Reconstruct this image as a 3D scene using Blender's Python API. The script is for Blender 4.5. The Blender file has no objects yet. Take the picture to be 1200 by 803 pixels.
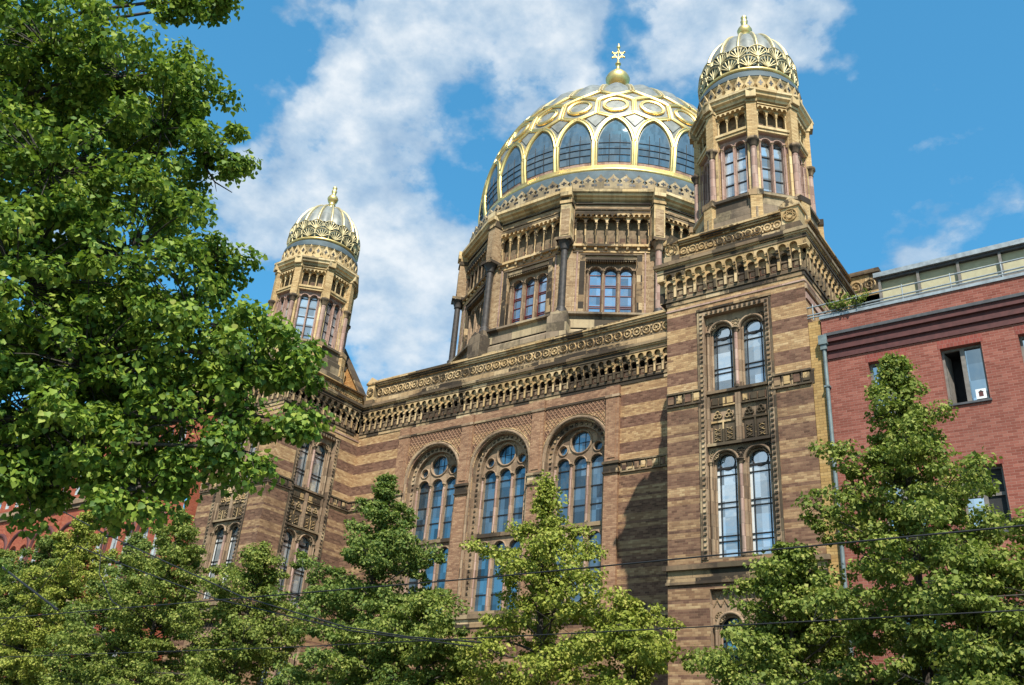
import bpy, math, random
import numpy as np
from math import sin, cos, pi, radians, floor, sqrt
from mathutils import Vector, Matrix

scene = bpy.context.scene
COL = scene.collection
random.seed(7)

# ------------------------------------------------------------------ materials
class NT:
    """small node-tree writer"""
    def __init__(s, name, world=False):
        if world:
            s.id = bpy.data.worlds.new(name)
        else:
            s.id = bpy.data.materials.new(name)
        s.id.use_nodes = True
        s.t = s.id.node_tree
        s.t.nodes.clear()
    def n(s, typ, ins=None, **props):
        nd = s.t.nodes.new(typ)
        for k, v in props.items():
            setattr(nd, k, v)
        for k, v in (ins or {}).items():
            s.set(nd.inputs[k], v)
        return nd
    def set(s, sock, v):
        if isinstance(v, bpy.types.NodeSocket):
            s.t.links.new(v, sock)
        elif v is not None:
            if hasattr(sock, 'default_value'):
                if isinstance(v, tuple) and len(v) == 3 and sock.type == 'RGBA':
                    v = v + (1.0,)
                sock.default_value = v
    def m(s, op, a, b=None, c=None, clamp=False):
        nd = s.n('ShaderNodeMath', operation=op, use_clamp=clamp)
        s.set(nd.inputs[0], a)
        if b is not None: s.set(nd.inputs[1], b)
        if c is not None: s.set(nd.inputs[2], c)
        return nd.outputs[0]
    def vm(s, op, a, b=None):
        nd = s.n('ShaderNodeVectorMath', operation=op)
        s.set(nd.inputs[0], a)
        if b is not None: s.set(nd.inputs[1], b)
        return nd.outputs['Value'] if op == 'DOT_PRODUCT' else nd.outputs['Vector']
    def mix(s, f, a, b, blend='MIX'):
        nd = s.n('ShaderNodeMix', data_type='RGBA', blend_type=blend)
        s.set(nd.inputs[0], f); s.set(nd.inputs[6], a); s.set(nd.inputs[7], b)
        return nd.outputs[2]
    def ramp(s, f, stops, interp='LINEAR'):
        nd = s.n('ShaderNodeValToRGB')
        cr = nd.color_ramp; cr.interpolation = interp
        while len(cr.elements) < len(stops): cr.elements.new(0.5)
        for e, (p, c) in zip(cr.elements, stops):
            e.position = p; e.color = (c[0], c[1], c[2], 1.0) if not isinstance(c, (int, float)) else (c, c, c, 1.0)
        s.set(nd.inputs[0], f)
        return nd.outputs[0]
    def xyz(s, x, y, z):
        nd = s.n('ShaderNodeCombineXYZ'); s.set(nd.inputs[0], x); s.set(nd.inputs[1], y); s.set(nd.inputs[2], z)
        return nd.outputs[0]
    def noise(s, vec, scale, detail=3.0, rough=0.55, out=0):
        nd = s.n('ShaderNodeTexNoise'); s.set(nd.inputs['Vector'], vec)
        nd.inputs['Scale'].default_value = scale; nd.inputs['Detail'].default_value = detail; nd.inputs['Roughness'].default_value = rough
        return nd.outputs[out]
    def white(s, vec):
        nd = s.n('ShaderNodeTexWhiteNoise', noise_dimensions='3D'); s.set(nd.inputs['Vector'], vec)
        return nd.outputs['Value']
    def frame(s):
        """wall coordinates: U along the wall, Z up, from position and true normal"""
        g = s.n('ShaderNodeNewGeometry')
        t = s.vm('NORMALIZE', s.vm('CROSS_PRODUCT', g.outputs['True Normal'], (0, 0, 1)))
        u = s.vm('DOT_PRODUCT', g.outputs['Position'], t)
        sp = s.n('ShaderNodeSeparateXYZ'); s.set(sp.inputs[0], g.outputs['Position'])
        return g, u, sp.outputs[2], g.outputs['Position']
    def finish(s, color, rough=0.8, metal=0.0, bump=None, bstr=0.5, bdist=0.02, spec=0.3, **kw):
        p = s.n('ShaderNodeBsdfPrincipled')
        s.set(p.inputs['Base Color'], color); s.set(p.inputs['Roughness'], rough); s.set(p.inputs['Metallic'], metal)
        p.inputs['Specular IOR Level'].default_value = spec
        for k, v in kw.items(): s.set(p.inputs[k], v)
        if bump is not None:
            b = s.n('ShaderNodeBump'); b.inputs['Strength'].default_value = bstr; b.inputs['Distance'].default_value = bdist
            s.set(b.inputs['Height'], bump); s.set(p.inputs['Normal'], b.outputs[0])
        o = s.n('ShaderNodeOutputMaterial'); s.set(o.inputs[0], p.outputs[0])
        return s.id

def brick(name, light, dark=None, bands=(), bw=0.20, bh=0.080, mortar=(0.23, 0.160, 0.092), mw=0.16, lower=None, red=(), stain=0.5, grime=0.35):
    s = NT(name)
    g, u, z, pos = s.frame()
    row = s.m('FLOOR', s.m('DIVIDE', z, bh))
    cu = s.m('ADD', s.m('DIVIDE', u, bw), s.m('MULTIPLY', s.m('MODULO', s.m('ABSOLUTE', row), 2.0), 0.5))
    cell = s.xyz(s.m('FLOOR', cu), row, 0.0)
    r = s.white(cell)
    rowr = s.white(s.xyz(0.0, row, 4.0))
    rr = s.m('ADD', s.m('MULTIPLY', r, 0.50), s.m('ADD', s.m('MULTIPLY', rowr, 0.20), .16))
    big = s.noise(s.xyz(s.m('MULTIPLY', u, 0.5), s.m('MULTIPLY', z, 1.2), 0.0), 1.1, 4)
    rr = s.m('ADD', rr, s.m('MULTIPLY', s.m('SUBTRACT', big, 0.5), 0.30), clamp=True)
    col = s.ramp(rr, light)
    if dark:
        f = None
        for a, b in bands:
            m_ = s.m('MULTIPLY', s.m('GREATER_THAN', z, a), s.m('LESS_THAN', z, b))
            f = m_ if f is None else s.m('MAXIMUM', f, m_)
        dcol = s.ramp(rr, dark)
        if lower:
            zl, lo_l, lo_d, per = lower
            fr = s.m('FRACT', s.m('DIVIDE', z, per))
            lm = s.m('MAXIMUM', s.m('LESS_THAN', fr, 0.46), s.m('MULTIPLY', s.m('GREATER_THAN', fr, 0.62), s.m('LESS_THAN', fr, 0.72)))
            lcol = s.mix(lm, s.ramp(rr, lo_l), s.ramp(rr, lo_d))
            below = s.m('LESS_THAN', z, zl)
            col = s.mix(below, s.mix(f, col, dcol), lcol)
        else:
            col = s.mix(f, col, dcol)
    for a, b in red:
        m_ = s.m('MULTIPLY', s.m('GREATER_THAN', z, a), s.m('LESS_THAN', z, b))
        col = s.mix(m_, col, s.ramp(rr, [(0, (.13, .035, .03)), (.6, (.25, .07, .055)), (1, (.34, .16, .1))]))
    mort = s.m('MAXIMUM', s.m('LESS_THAN', s.m('FRACT', s.m('DIVIDE', z, bh)), mw), s.m('LESS_THAN', s.m('FRACT', cu), mw * bh / bw))
    mcol = s.mix(0.5, col, mortar)
    col = s.mix(s.m('MULTIPLY', mort, 0.85), col, mcol)
    st = s.noise(s.xyz(s.m('MULTIPLY', u, 1.0), s.m('MULTIPLY', z, 0.35), 3.0), 0.9, 6, 0.65)
    st = s.ramp(st, [(0.42, 0.0), (0.72, 1.0)])
    col = s.mix(s.m('MULTIPLY', st, grime), col, (.045, .035, .028), 'MIX')
    h = s.m('SUBTRACT', s.m('MULTIPLY', r, 0.6), mort)
    return s.finish(col, 0.88, bump=h, bstr=0.6, bdist=0.012, spec=0.2)

def stone(name, stops, blk=(0.9, 0.42), dirt=0.5, dirtcol=(.018, .015, .013), seg=0.0, rough=0.85, thr=(0.5, 0.62)):
    """weathered ashlar: each block has its own tone, aged blocks are black with soot"""
    s = NT(name)
    g, u, z, pos = s.frame()
    row = s.m('FLOOR', s.m('DIVIDE', z, blk[1]))
    cu = s.m('ADD', s.m('DIVIDE', u, blk[0]), s.m('MULTIPLY', s.white(s.xyz(row, 1.0, 2.0)), 1.0))
    r = s.white(s.xyz(s.m('FLOOR', cu), row, 7.0))
    fine = s.noise(pos, 5.0, 5, 0.65)
    v = s.m('ADD', s.m('MULTIPLY', r, 0.75), s.m('MULTIPLY', fine, 0.35), clamp=True)
    col = s.ramp(v, stops)
    r2 = s.white(s.xyz(s.m('FLOOR', cu), row, 3.0))
    sg = s.noise(s.xyz(s.m('MULTIPLY', u, 0.33), s.m('MULTIPLY', z, 0.12), 1.0), 1.0, 1)
    q = s.m('ADD', s.m('MULTIPLY', r2, 0.30), s.m('MULTIPLY', sg, 0.75))
    q = s.m('ADD', q, s.m('MULTIPLY', s.m('SUBTRACT', fine, 0.5), 0.3))
    f = s.ramp(q, [(thr[0], 0.0), (thr[1], 1.0)])
    col = s.mix(s.m('MULTIPLY', f, dirt), col, dirtcol)
    streak = s.ramp(s.noise(s.xyz(s.m('MULTIPLY', u, 4.0), s.m('MULTIPLY', z, 0.5), 5.0), 1.0, 4), [(0.5, 0.0), (0.75, 1.0)])
    col = s.mix(s.m('MULTIPLY', streak, 0.45), col, (.03, .026, .022))
    joint = s.m('MAXIMUM', s.m('LESS_THAN', s.m('FRACT', cu), 0.02), s.m('LESS_THAN', s.m('FRACT', s.m('DIVIDE', z, blk[1])), 0.04))
    col = s.mix(s.m('MULTIPLY', joint, 0.5), col, (.05, .04, .03))
    return s.finish(col, rough, bump=fine, bstr=0.35, bdist=0.03, spec=0.2)

def plain(name, c, rough=0.6, metal=0.0, var=0.25, sc=6.0, spec=0.4, **kw):
    s = NT(name)
    g = s.n('ShaderNodeNewGeometry')
    f = s.noise(g.outputs['Position'], sc, 4)
    col = s.mix(s.ramp(f, [(0.3, 0.0), (0.7, 1.0)]), tuple(x * (1 - var) for x in c), tuple(min(1, x * (1 + var)) for x in c))
    return s.finish(col, rough, metal, bump=f, bstr=0.15, bdist=0.01, spec=spec, **kw)

def glass(name, base, refl, rough=0.04, tint=(.85, .92, 1.0), wav=0.02, fres=0.35, vary=1.0):
    s = NT(name)
    g, u, z, pos = s.frame()
    b = s.n('ShaderNodeBump'); b.inputs['Strength'].default_value = 0.4; b.inputs['Distance'].default_value = wav
    s.set(b.inputs['Height'], s.noise(pos, 1.6, 2))
    cellr = s.white(s.xyz(s.m('FLOOR', s.m('DIVIDE', u, 0.42)), s.m('FLOOR', s.m('DIVIDE', z, 0.55)), 0.0))
    d = s.n('ShaderNodeBsdfDiffuse'); s.set(d.inputs[0], s.mix(cellr, tuple(x * (1 - .65 * vary) for x in base), tuple(x * (1 + .6 * vary) for x in base)))
    gl = s.n('ShaderNodeBsdfGlossy'); s.set(gl.inputs['Color'], tint); gl.inputs['Roughness'].default_value = rough
    s.set(gl.inputs['Normal'], b.outputs[0])
    fr = s.n('ShaderNodeFresnel'); fr.inputs[0].default_value = 1.5
    f = s.m('ADD', s.m('MULTIPLY', fr.outputs[0], fres), s.m('MULTIPLY', s.m('ADD', s.m('MULTIPLY', cellr, 0.95 * vary), 1 - .48 * vary), refl), clamp=True)
    mx = s.n('ShaderNodeMixShader'); s.set(mx.inputs[0], f); s.set(mx.inputs[1], d.outputs[0]); s.set(mx.inputs[2], gl.outputs[0])
    o = s.n('ShaderNodeOutputMaterial'); s.set(o.inputs[0], mx.outputs[0])
    return s.id

def leafmat(name, stops, trans=0.35, gloss=0.06):
    s = NT(name)
    g = s.n('ShaderNodeNewGeometry')
    f = s.m('ADD', s.m('MULTIPLY', g.outputs['Random Per Island'], 0.62), s.m('MULTIPLY', s.m('SUBTRACT', s.noise(g.outputs['Position'], 1.6, 3), .17), 0.62), clamp=True)
    col = s.ramp(f, stops)
    d = s.n('ShaderNodeBsdfDiffuse'); s.set(d.inputs[0], col)
    t = s.n('ShaderNodeBsdfTranslucent'); s.set(t.inputs[0], s.mix(0.5, col, (.20, .30, .02)))
    gl = s.n('ShaderNodeBsdfGlossy'); gl.inputs['Roughness'].default_value = 0.55; s.set(gl.inputs[0], (.6, .65, .5))
    m1 = s.n('ShaderNodeMixShader'); m1.inputs[0].default_value = trans; s.set(m1.inputs[1], d.outputs[0]); s.set(m1.inputs[2], t.outputs[0])
    m2 = s.n('ShaderNodeMixShader'); m2.inputs[0].default_value = gloss; s.set(m2.inputs[1], m1.outputs[0]); s.set(m2.inputs[2], gl.outputs[0])
    o = s.n('ShaderNodeOutputMaterial'); s.set(o.inputs[0], m2.outputs[0])
    return s.id

TAN = [(0.05, (.13, .066, .040)), (.25, (.305, .174, .086)), (.6, (.45, .285, .140)), (1, (.61, .435, .245))]
PUR = [(0.05, (.07, .034, .021)), (.5, (.165, .082, .055)), (.85, (.25, .14, .088)), (1, (.42, .28, .15))]
LOL = [(0.0, (.085, .045, .025)), (.3, (.225, .124, .066)), (.7, (.37, .232, .122)), (1, (.54, .39, .21))]
LOD = [(0.0, (.05, .026, .017)), (.45, (.145, .074, .048)), (.8, (.235, .132, .08)), (1, (.42, .28, .15))]
BANDS = [(17.62, 18.16), (16.55, 17.08), (15.35, 15.86)]
M = {}
M['brick'] = brick('striped_brick', TAN, PUR, BANDS, lower=(14.6, LOL, LOD, 1.15), grime=.3)
M['brick_pier'] = brick('pinkish_pier_brick', [(0, (.15, .075, .048)), (.5, (.31, .17, .10)), (1, (.46, .29, .17))], grime=.25)
M['brick_drum'] = brick('yellow_drum_brick', [(0, (.13, .075, .045)), (.35, (.34, .22, .12)), (1, (.55, .40, .24))], grime=.5)
M['brick_turret'] = brick('pale_turret_brick', [(0, (.26, .15, .065)), (.35, (.46, .30, .135)), (1, (.64, .46, .23))], grime=.28)
M['brick_yellow'] = brick('bright_yellow_brick', [(0, (.26, .15, .055)), (.5, (.41, .25, .09)), (1, (.52, .35, .15))], mortar=(.13, .08, .04), bh=.1, bw=.25, grime=.3)
M['brick_gable'] = brick('orange_gable_brick', [(0, (.30, .13, .04)), (.5, (.46, .23, .075)), (1, (.56, .34, .13))], grime=.1)
M['brick_red'] = brick('red_office_brick', [(0, (.16, .043, .028)), (.5, (.24, .075, .053)), (1, (.36, .14, .10))], mortar=(.42, .28, .22), bh=.083, bw=.25, mw=.15, grime=.22)
M['brick_redsoldier'] = brick('red_soldier_brick', [(0, (.16, .04, .03)), (.5, (.24, .06, .045)), (1, (.31, .09, .065))], mortar=(.34, .22, .18), bh=.25, bw=.105, mw=.05, grime=.1)
M['brick_orange'] = brick('orange_red_brick', [(0, (.22, .05, .028)), (.5, (.33, .08, .042)), (1, (.42, .14, .075))], mortar=(.35, .2, .14), grime=.12)
ST = [(0.0, (.15, .095, .05)), (.35, (.31, .205, .11)), (.7, (.45, .315, .17)), (1, (.57, .43, .26))]
M['stone'] = stone('sandstone_trim', ST, dirt=.93, thr=(.46, .54))
M['stone_y'] = stone('fresh_yellow_sandstone', [(0.0, (.30, .185, .08)), (.5, (.49, .33, .155)), (1, (.62, .45, .25))], dirt=.9, thr=(.53, .58))
M['stone_d'] = stone('sooty_sandstone', [(0.0, (.09, .06, .035)), (.5, (.22, .15, .09)), (1, (.38, .28, .16))], dirt=.75, thr=(.42, .56))
M['stone_win'] = stone('brownish_window_stone', [(0.0, (.17, .11, .07)), (.5, (.30, .20, .125)), (1, (.42, .30, .19))], dirt=.5, thr=(.52, .68))
M['stone_pink'] = stone('pink_sandstone', [(0.0, (.24, .14, .11)), (.5, (.38, .24, .19)), (1, (.48, .34, .27))], dirt=.35, thr=(.55, .7))
M['stone_lt'] = stone('pale_yellow_stone', [(0.0, (.36, .24, .11)), (.5, (.54, .385, .19)), (1, (.66, .51, .29))], dirt=.6, thr=(.60, .70))
M['stone_crest'] = stone('greyed_crest_stone', [(0.0, (.24, .17, .10)), (.5, (.38, .285, .165)), (1, (.50, .39, .24))], dirt=.55, thr=(.5, .66))
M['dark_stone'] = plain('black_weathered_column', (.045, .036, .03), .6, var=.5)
M['ashlar'] = stone('drum_base_ashlar', [(0.0, (.14, .10, .07)), (.5, (.28, .21, .14)), (1, (.44, .34, .20))], blk=(1.3, .5), dirt=.8, thr=(.45, .62))
M['recess'] = plain('shadowed_recess_stone', (.17, .12, .07), .9, var=.4)  # recess backs: shade is put into this darker stone colour
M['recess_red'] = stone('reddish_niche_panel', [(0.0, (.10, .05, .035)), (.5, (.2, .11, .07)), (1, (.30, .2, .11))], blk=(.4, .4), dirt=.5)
M['gold'] = plain('gold_leaf', (.80, .575, .225), .42, .95, var=.15, sc=3)
M['gold_pale'] = plain('pale_gold_leaf', (.68, .53, .27), .46, .85, var=.2, sc=3)
M['gold_olive'] = plain('weathered_gilding', (.50, .415, .23), .55, .6, var=.35, sc=5)
M['verdigris'] = plain('dark_green_patina', (.055, .075, .06), .6, .3, var=.5)
M['zinc'] = plain('zinc_sheet', (.20, .205, .185), .5, .15, var=.3, sc=2)
M['zinc_d'] = plain('blue_grey_lead', (.06, .085, .095), .7, .0, var=.3, sc=2)
M['glass'] = glass('blue_hall_glass', (.03, .065, .095), .15, tint=(.78, .90, 1.0))
M['glass_t'] = glass('pale_tower_glass', (.25, .29, .31), .40, tint=(.85, .94, 1.0))
M['glass_dome'] = glass('dark_dome_glass', (.075, .112, .14), .10, rough=.03, tint=(.78, .90, 1.0), fres=.5, vary=.35)
M['glass_drum'] = glass('drum_glass', (.07, .12, .19), .42, tint=(.72, .86, 1.0))
M['glass_off'] = glass('office_glass', (.02, .03, .035), .62, tint=(.7, .9, 1.0), wav=.005)
M['interior'] = plain('dark_interior', (.02, .02, .02), .8)
M['lead'] = plain('black_bar_and_hole_shade', (.018, .016, .015), .5)  # iron bars, and the painted dark of the crest holes
M['sash_red'] = plain('dark_red_sash', (.12, .022, .018), .5)
M['curtain'] = plain('white_curtain', (.62, .62, .60), .9, var=.08)
M['frame_grey'] = plain('grey_brown_window_frame', (.17, .15, .13), .5)
M['dark_red_trim'] = plain('dark_maroon_cornice', (.085, .025, .022), .7)
M['white_paint'] = plain('white_paint', (.72, .73, .72), .5, var=.05)
M['frame_pale'] = plain('weathered_pale_frame', (.40, .43, .43), .6, var=.15)
M['grey_metal'] = plain('grey_galvanised_metal', (.30, .33, .34), .45, .5)
M['pipe'] = plain('grey_green_downpipe', (.15, .185, .185), .55, .2)
M['blind'] = plain('beige_blind', (.42, .38, .24), .8, var=.08)
M['roof'] = plain('dark_roofing', (.07, .07, .075), .8)
M['plaster'] = plain('pale_green_render', (.62, .70, .66), .8, var=.06)
M['asphalt'] = plain('asphalt', (.05, .05, .052), .9, sc=20)
M['paving'] = plain('granite_paving', (.26, .25, .235), .85, sc=8)
M['kerb'] = plain('granite_kerb', (.33, .32, .30), .8, sc=12)
M['soil'] = plain('earth_ground', (.12, .10, .07), .95)
M['line'] = plain('white_road_line', (.75, .75, .72), .7)
M['bark'] = plain('grey_brown_bark', (.055, .045, .035), .9, var=.4, sc=14)
M['twig'] = plain('dark_twig_bark', (.035, .03, .022), .9, var=.3, sc=14)
M['cable'] = plain('black_cable', (.012, .012, .012), .6)
M['leaf_near'] = leafmat('near_linden_leaf', [(0, (.020, .050, .012)), (.30, (.055, .118, .019)), (.56, (.155, .245, .030)), (.82, (.31, .38, .055)), (1, (.42, .38, .12))], .38, .03)
M['leaf_a'] = leafmat('street_linden_leaf', [(0, (.05, .08, .02)), (.35, (.13, .17, .034)), (.70, (.25, .29, .06)), (1, (.48, .42, .13))], .32, .02)
M['leaf_b'] = leafmat('yellowish_linden_leaf', [(0, (.10, .13, .02)), (.35, (.22, .255, .04)), (.70, (.34, .355, .065)), (1, (.54, .46, .14))], .32, .02)
M['leaf_dark'] = leafmat('deep_green_leaf', [(0, (.04, .08, .024)), (.4, (.11, .165, .04)), (.8, (.24, .28, .065)), (1, (.42, .39, .12))], .32, .02)

# ------------------------------------------------------------------ mesh writing
class Fr:
    """a vertical wall plane: origin o, direction u along the wall, n outward"""
    def __init__(s, o, u):
        l = math.hypot(*u); s.o = o; s.u = (u[0] / l, u[1] / l); s.nv = (s.u[1], -s.u[0])
    def p(s, u, z, n=0.0):
        return (s.o[0] + s.u[0] * u + s.nv[0] * n, s.o[1] + s.u[1] * u + s.nv[1] * n, z)
    def shift(s, u=0, n=0):
        q = s.p(u, 0, n); return Fr((q[0], q[1]), s.u)

def poly_frames(c, ap, N, phase=0.0):
    """faces of a regular N-gon, azimuth phase + k*360/N measured from -Y towards +X"""
    out = []
    hw = ap * math.tan(pi / N)
    for k in range(N):
        a = radians(phase + 360.0 * k / N)
        n = (sin(a), -cos(a)); u = (cos(a), sin(a))
        out.append(Fr((c[0] + n[0] * ap - u[0] * hw, c[1] + n[1] * ap - u[1] * hw), u))
    return out, 2 * hw

DOME_PLAN = None    # (scale, offset) from the drum's drawing grid to the site
class MB:
    def __init__(s):
        s.v = []; s.f = []; s.mi = []; s.mats = []; s.smooth = []
    def mat(s, m):
        if m not in s.mats: s.mats.append(m)
        return s.mats.index(m)
    def face(s, pts, m, smooth=False):
        b = len(s.v); s.v.extend(pts); s.f.append(tuple(range(b, b + len(pts)))); s.mi.append(s.mat(m)); s.smooth.append(smooth)
    def grid(s, rows, m, close=False, smooth=True):
        b = len(s.v); n = len(rows[0]); mi = s.mat(m)
        for r in rows: s.v.extend(r)
        for i in range(len(rows) - 1):
            for j in range(n if close else n - 1):
                k = (j + 1) % n
                s.f.append((b + i * n + j, b + i * n + k, b + (i + 1) * n + k, b + (i + 1) * n + j)); s.mi.append(mi); s.smooth.append(smooth)
    def box(s, F, u0, u1, z0, z1, n0, n1, m, back=False):
        P = F.p
        a = [P(u0, z0, n1), P(u1, z0, n1), P(u1, z1, n1), P(u0, z1, n1)]
        c = [P(u0, z0, n0), P(u1, z0, n0), P(u1, z1, n0), P(u0, z1, n0)]
        s.face(a, m); s.face([c[0], c[1], a[1], a[0]], m); s.face([a[3], a[2], c[2], c[3]], m)
        s.face([c[0], a[0], a[3], c[3]], m); s.face([a[1], c[1], c[2], a[2]], m)
        if back: s.face([c[1], c[0], c[3], c[2]], m)
    def prism(s, F, pts, n0, n1, m):
        a = [F.p(u, z, n1) for u, z in pts]; c = [F.p(u, z, n0) for u, z in pts]
        s.face(a, m); s.face(c[::-1], m)
        for i in range(len(pts)):
            j = (i + 1) % len(pts); s.face([c[i], c[j], a[j], a[i]], m)
    def plate(s, F, u0, u1, z0, z1, n1, n0, ops, m, mr=None, sides=True):
        mr = mr or m; P = F.p; cur = u0
        def rect(a, b, c, d):
            if b - a > 1e-5 and d - c > 1e-5: s.face([P(a, c, n1), P(b, c, n1), P(b, d, n1), P(a, d, n1)], m)
        for lo, up in sorted(ops, key=lambda o: o[0][0][0]):
            rect(cur, lo[0][0], z0, z1)
            for i in range(len(lo) - 1):
                (ua, la), (ub, lb) = lo[i], lo[i + 1]; ta, tb = up[i][1], up[i + 1][1]
                if max(la, lb) > z0 + 1e-5:
                    s.face([P(ua, z0, n1), P(ub, z0, n1), P(ub, lb, n1), P(ua, la, n1)], m)
                    s.face([P(ua, la, n1), P(ub, lb, n1), P(ub, lb, n0), P(ua, la, n0)], mr)
                if min(ta, tb) < z1 - 1e-5:
                    s.face([P(ua, ta, n1), P(ub, tb, n1), P(ub, z1, n1), P(ua, z1, n1)], m)
                s.face([P(ua, ta, n0), P(ub, tb, n0), P(ub, tb, n1), P(ua, ta, n1)], mr)
            for k in (0, -1):
                if up[k][1] - lo[k][1] > 1e-4:
                    u = lo[k][0]; s.face([P(u, lo[k][1], n1), P(u, lo[k][1], n0), P(u, up[k][1], n0), P(u, up[k][1], n1)], mr)
            cur = lo[-1][0]
        rect(cur, u1, z0, z1)
        if sides:
            for u in (u0, u1): s.face([P(u, z0, n0), P(u, z0, n1), P(u, z1, n1), P(u, z1, n0)], m)
            s.face([P(u0, z1, n0), P(u1, z1, n0), P(u1, z1, n1), P(u0, z1, n1)], m)
            s.face([P(u0, z0, n0), P(u1, z0, n0), P(u1, z0, n1), P(u0, z0, n1)], m)
    def tube(s, pts, r, m, k=6, r1=None, caps=False):
        pts = [Vector(p) for p in pts]; rows = []; n = len(pts)
        for i, p in enumerate(pts):
            t = (pts[min(i + 1, n - 1)] - pts[max(i - 1, 0)])
            if t.length < 1e-9: t = Vector((0, 0, 1))
            t.normalize()
            a = t.cross(Vector((0, 0, 1)) if abs(t.z) < 0.9 else Vector((1, 0, 0))).normalized(); b = t.cross(a)
            rad = r if r1 is None else r + (r1 - r) * i / max(1, n - 1)
            rows.append([tuple(p + a * (rad * cos(2 * pi * j / k)) + b * (rad * sin(2 * pi * j / k))) for j in range(k)])
        s.grid(rows, m, True)
        if caps:
            s.face(rows[0], m); s.face(rows[-1], m)
    def lathe(s, c, prof, m, N=16, phase=0.0, smooth=True):
        """prof: (radius, z); phase = azimuth of the first corner from -Y towards +X"""
        rows = []
        for r, z in prof:
            rows.append([(c[0] + r * sin(radians(phase) + 2 * pi * j / N), c[1] - r * cos(radians(phase) + 2 * pi * j / N), z) for j in range(N)])
        s.grid(rows, m, True, smooth)
    def ribbon(s, pts, nrm, prof, m, closed=False):
        """sweep an open profile (side, height) along pts with surface normals"""
        n = len(pts); rows = []
        for i in range(n):
            p = Vector(pts[i]); N_ = Vector(nrm[i])
            if closed: t = Vector(pts[(i + 1) % n]) - Vector(pts[i - 1])
            else: t = Vector(pts[min(i + 1, n - 1)]) - Vector(pts[max(i - 1, 0)])
            sd = t.cross(N_).normalized()
            rows.append([tuple(p + sd * a + N_ * h) for a, h in prof])
        if closed: rows.append(rows[0])
        s.grid(rows, m, False)
    def build(s, name, parent=None, **tags):
        me = bpy.data.meshes.new(name)
        off = parent_loc(parent) if parent else (0, 0, 0)
        vv = np.array(s.v, dtype=np.float64).reshape(-1, 3)
        if DOME_PLAN: vv = vv * DOME_PLAN[0] + np.array(DOME_PLAN[1])
        vv = vv - np.array(off)
        me.from_pydata(vv.tolist(), [], s.f)
        for m in s.mats: me.materials.append(m)
        me.polygons.foreach_set('material_index', s.mi)
        me.polygons.foreach_set('use_smooth', s.smooth)
        me.update()
        o = bpy.data.objects.new(name, me); COL.objects.link(o)
        if parent: o.parent = parent
        for k, v in tags.items(): o[k] = v
        return o

def parent_loc(o):
    x = Vector((0, 0, 0))
    while o is not None:
        x += o.location; o = o.parent
    return tuple(x)

def thing(name, loc, label, category, group=None):
    o = bpy.data.objects.new(name, None); COL.objects.link(o); o.location = loc
    o['label'] = label; o['category'] = category
    if group: o['group'] = group
    return o

def copy_part(o, parent, d=(0, 0, 0)):
    c = o.copy(); COL.objects.link(c); c.parent = parent
    c.location = Vector(o.location) + Vector(d)
    return c

def copy_tree(o, parent, d=(0, 0, 0)):
    c = copy_part(o, parent, d)
    for ch in list(o.children): copy_part(ch, c)
    return c

def arc(uc, zs, r, k=10, a0=180, a1=0):
    return [(uc + r * cos(radians(a0 + (a1 - a0) * i / k)), zs + r * sin(radians(a0 + (a1 - a0) * i / k))) for i in range(k + 1)]
def op_arch(uc, w, zb, zs, k=10):
    up = arc(uc, zs, w, k); return ([(u, zb) for u, _ in up], up)
def op_rect(u0, u1, z0, z1):
    return ([(u0, z0), (u1, z0)], [(u0, z1), (u1, z1)])
def op_circ(uc, zc, r, k=12):
    return (arc(uc, zc, r, k, -180, 0), arc(uc, zc, r, k))
def op_rot(ops):
    return ops

ROLL = [(-1, 0), (-.8, .7), (-.35, 1), (.35, 1), (.8, .7), (1, 0)]
def roll(w, h): return [(a * w, b * h) for a, b in ROLL]
def arch_mould(mb, F, uc, zs, r, n, w, h, m, legs=0.0, k=16):
    pts = []; 
    if legs > 0: pts.append(F.p(uc - r, zs - legs, n))
    pts += [F.p(u, z, n) for u, z in arc(uc, zs, r, k)]
    if legs > 0: pts.append(F.p(uc + r, zs - legs, n))
    mb.ribbon(pts, [(F.nv[0], F.nv[1], 0)] * len(pts), roll(w, h), m)
def ring(mb, F, uc, zc, r, n, w, h, m, k=18):
    pts = [F.p(uc + r * cos(2 * pi * i / k), zc + r * sin(2 * pi * i / k), n) for i in range(k)]
    mb.ribbon(pts, [(F.nv[0], F.nv[1], 0)] * k, roll(w, h), m, closed=True)
def strip(mb, F, pts, n, w, h, m):
    q = [F.p(u, z, n) for u, z in pts]
    mb.ribbon(q, [(F.nv[0], F.nv[1], 0)] * len(q), roll(w, h), m)
def colonnette(mb, F, u, z0, z1, n, r, m, mcap=None, k=8):
    mcap = mcap or m
    p = F.p(u, 0, n)
    h = z1 - z0; b = min(.18 * h, 2.2 * r)
    mb.lathe((p[0], p[1]), [(r * 1.6, z0), (r * 1.6, z0 + .4 * b), (r * 1.15, z0 + .6 * b), (r, z0 + .8 * b)], mcap, k)
    mb.lathe((p[0], p[1]), [(r, z0 + .8 * b), (r * .95, z1 - 1.3 * b)], m, k)
    mb.lathe((p[0], p[1]), [(r * .95, z1 - 1.3 * b), (r * 1.2, z1 - 1.2 * b), (r * 1.1, z1 - 1.05 * b), (r * 1.75, z1 - .3 * b), (r * 1.9, z1 - .25 * b), (r * 1.9, z1), (0.001, z1)], mcap, k)

# ------------------------------------------------------------------ measured plan (metres)
D = 5.51                      # depth of the recess between the towers
LX = -26.71                   # right edge of the far tower
TW = 5.25                     # tower width
ZC, ZL, ZP = 18.86, 20.39, 21.90   # corbel table, ledge, parapet top
SYN_LABEL = 'brown striped brick synagogue with a gilded ribbed dome between two turrets'
syn = thing('synagogue', (-15.98, 5.5, 0), SYN_LABEL, 'building')

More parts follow.
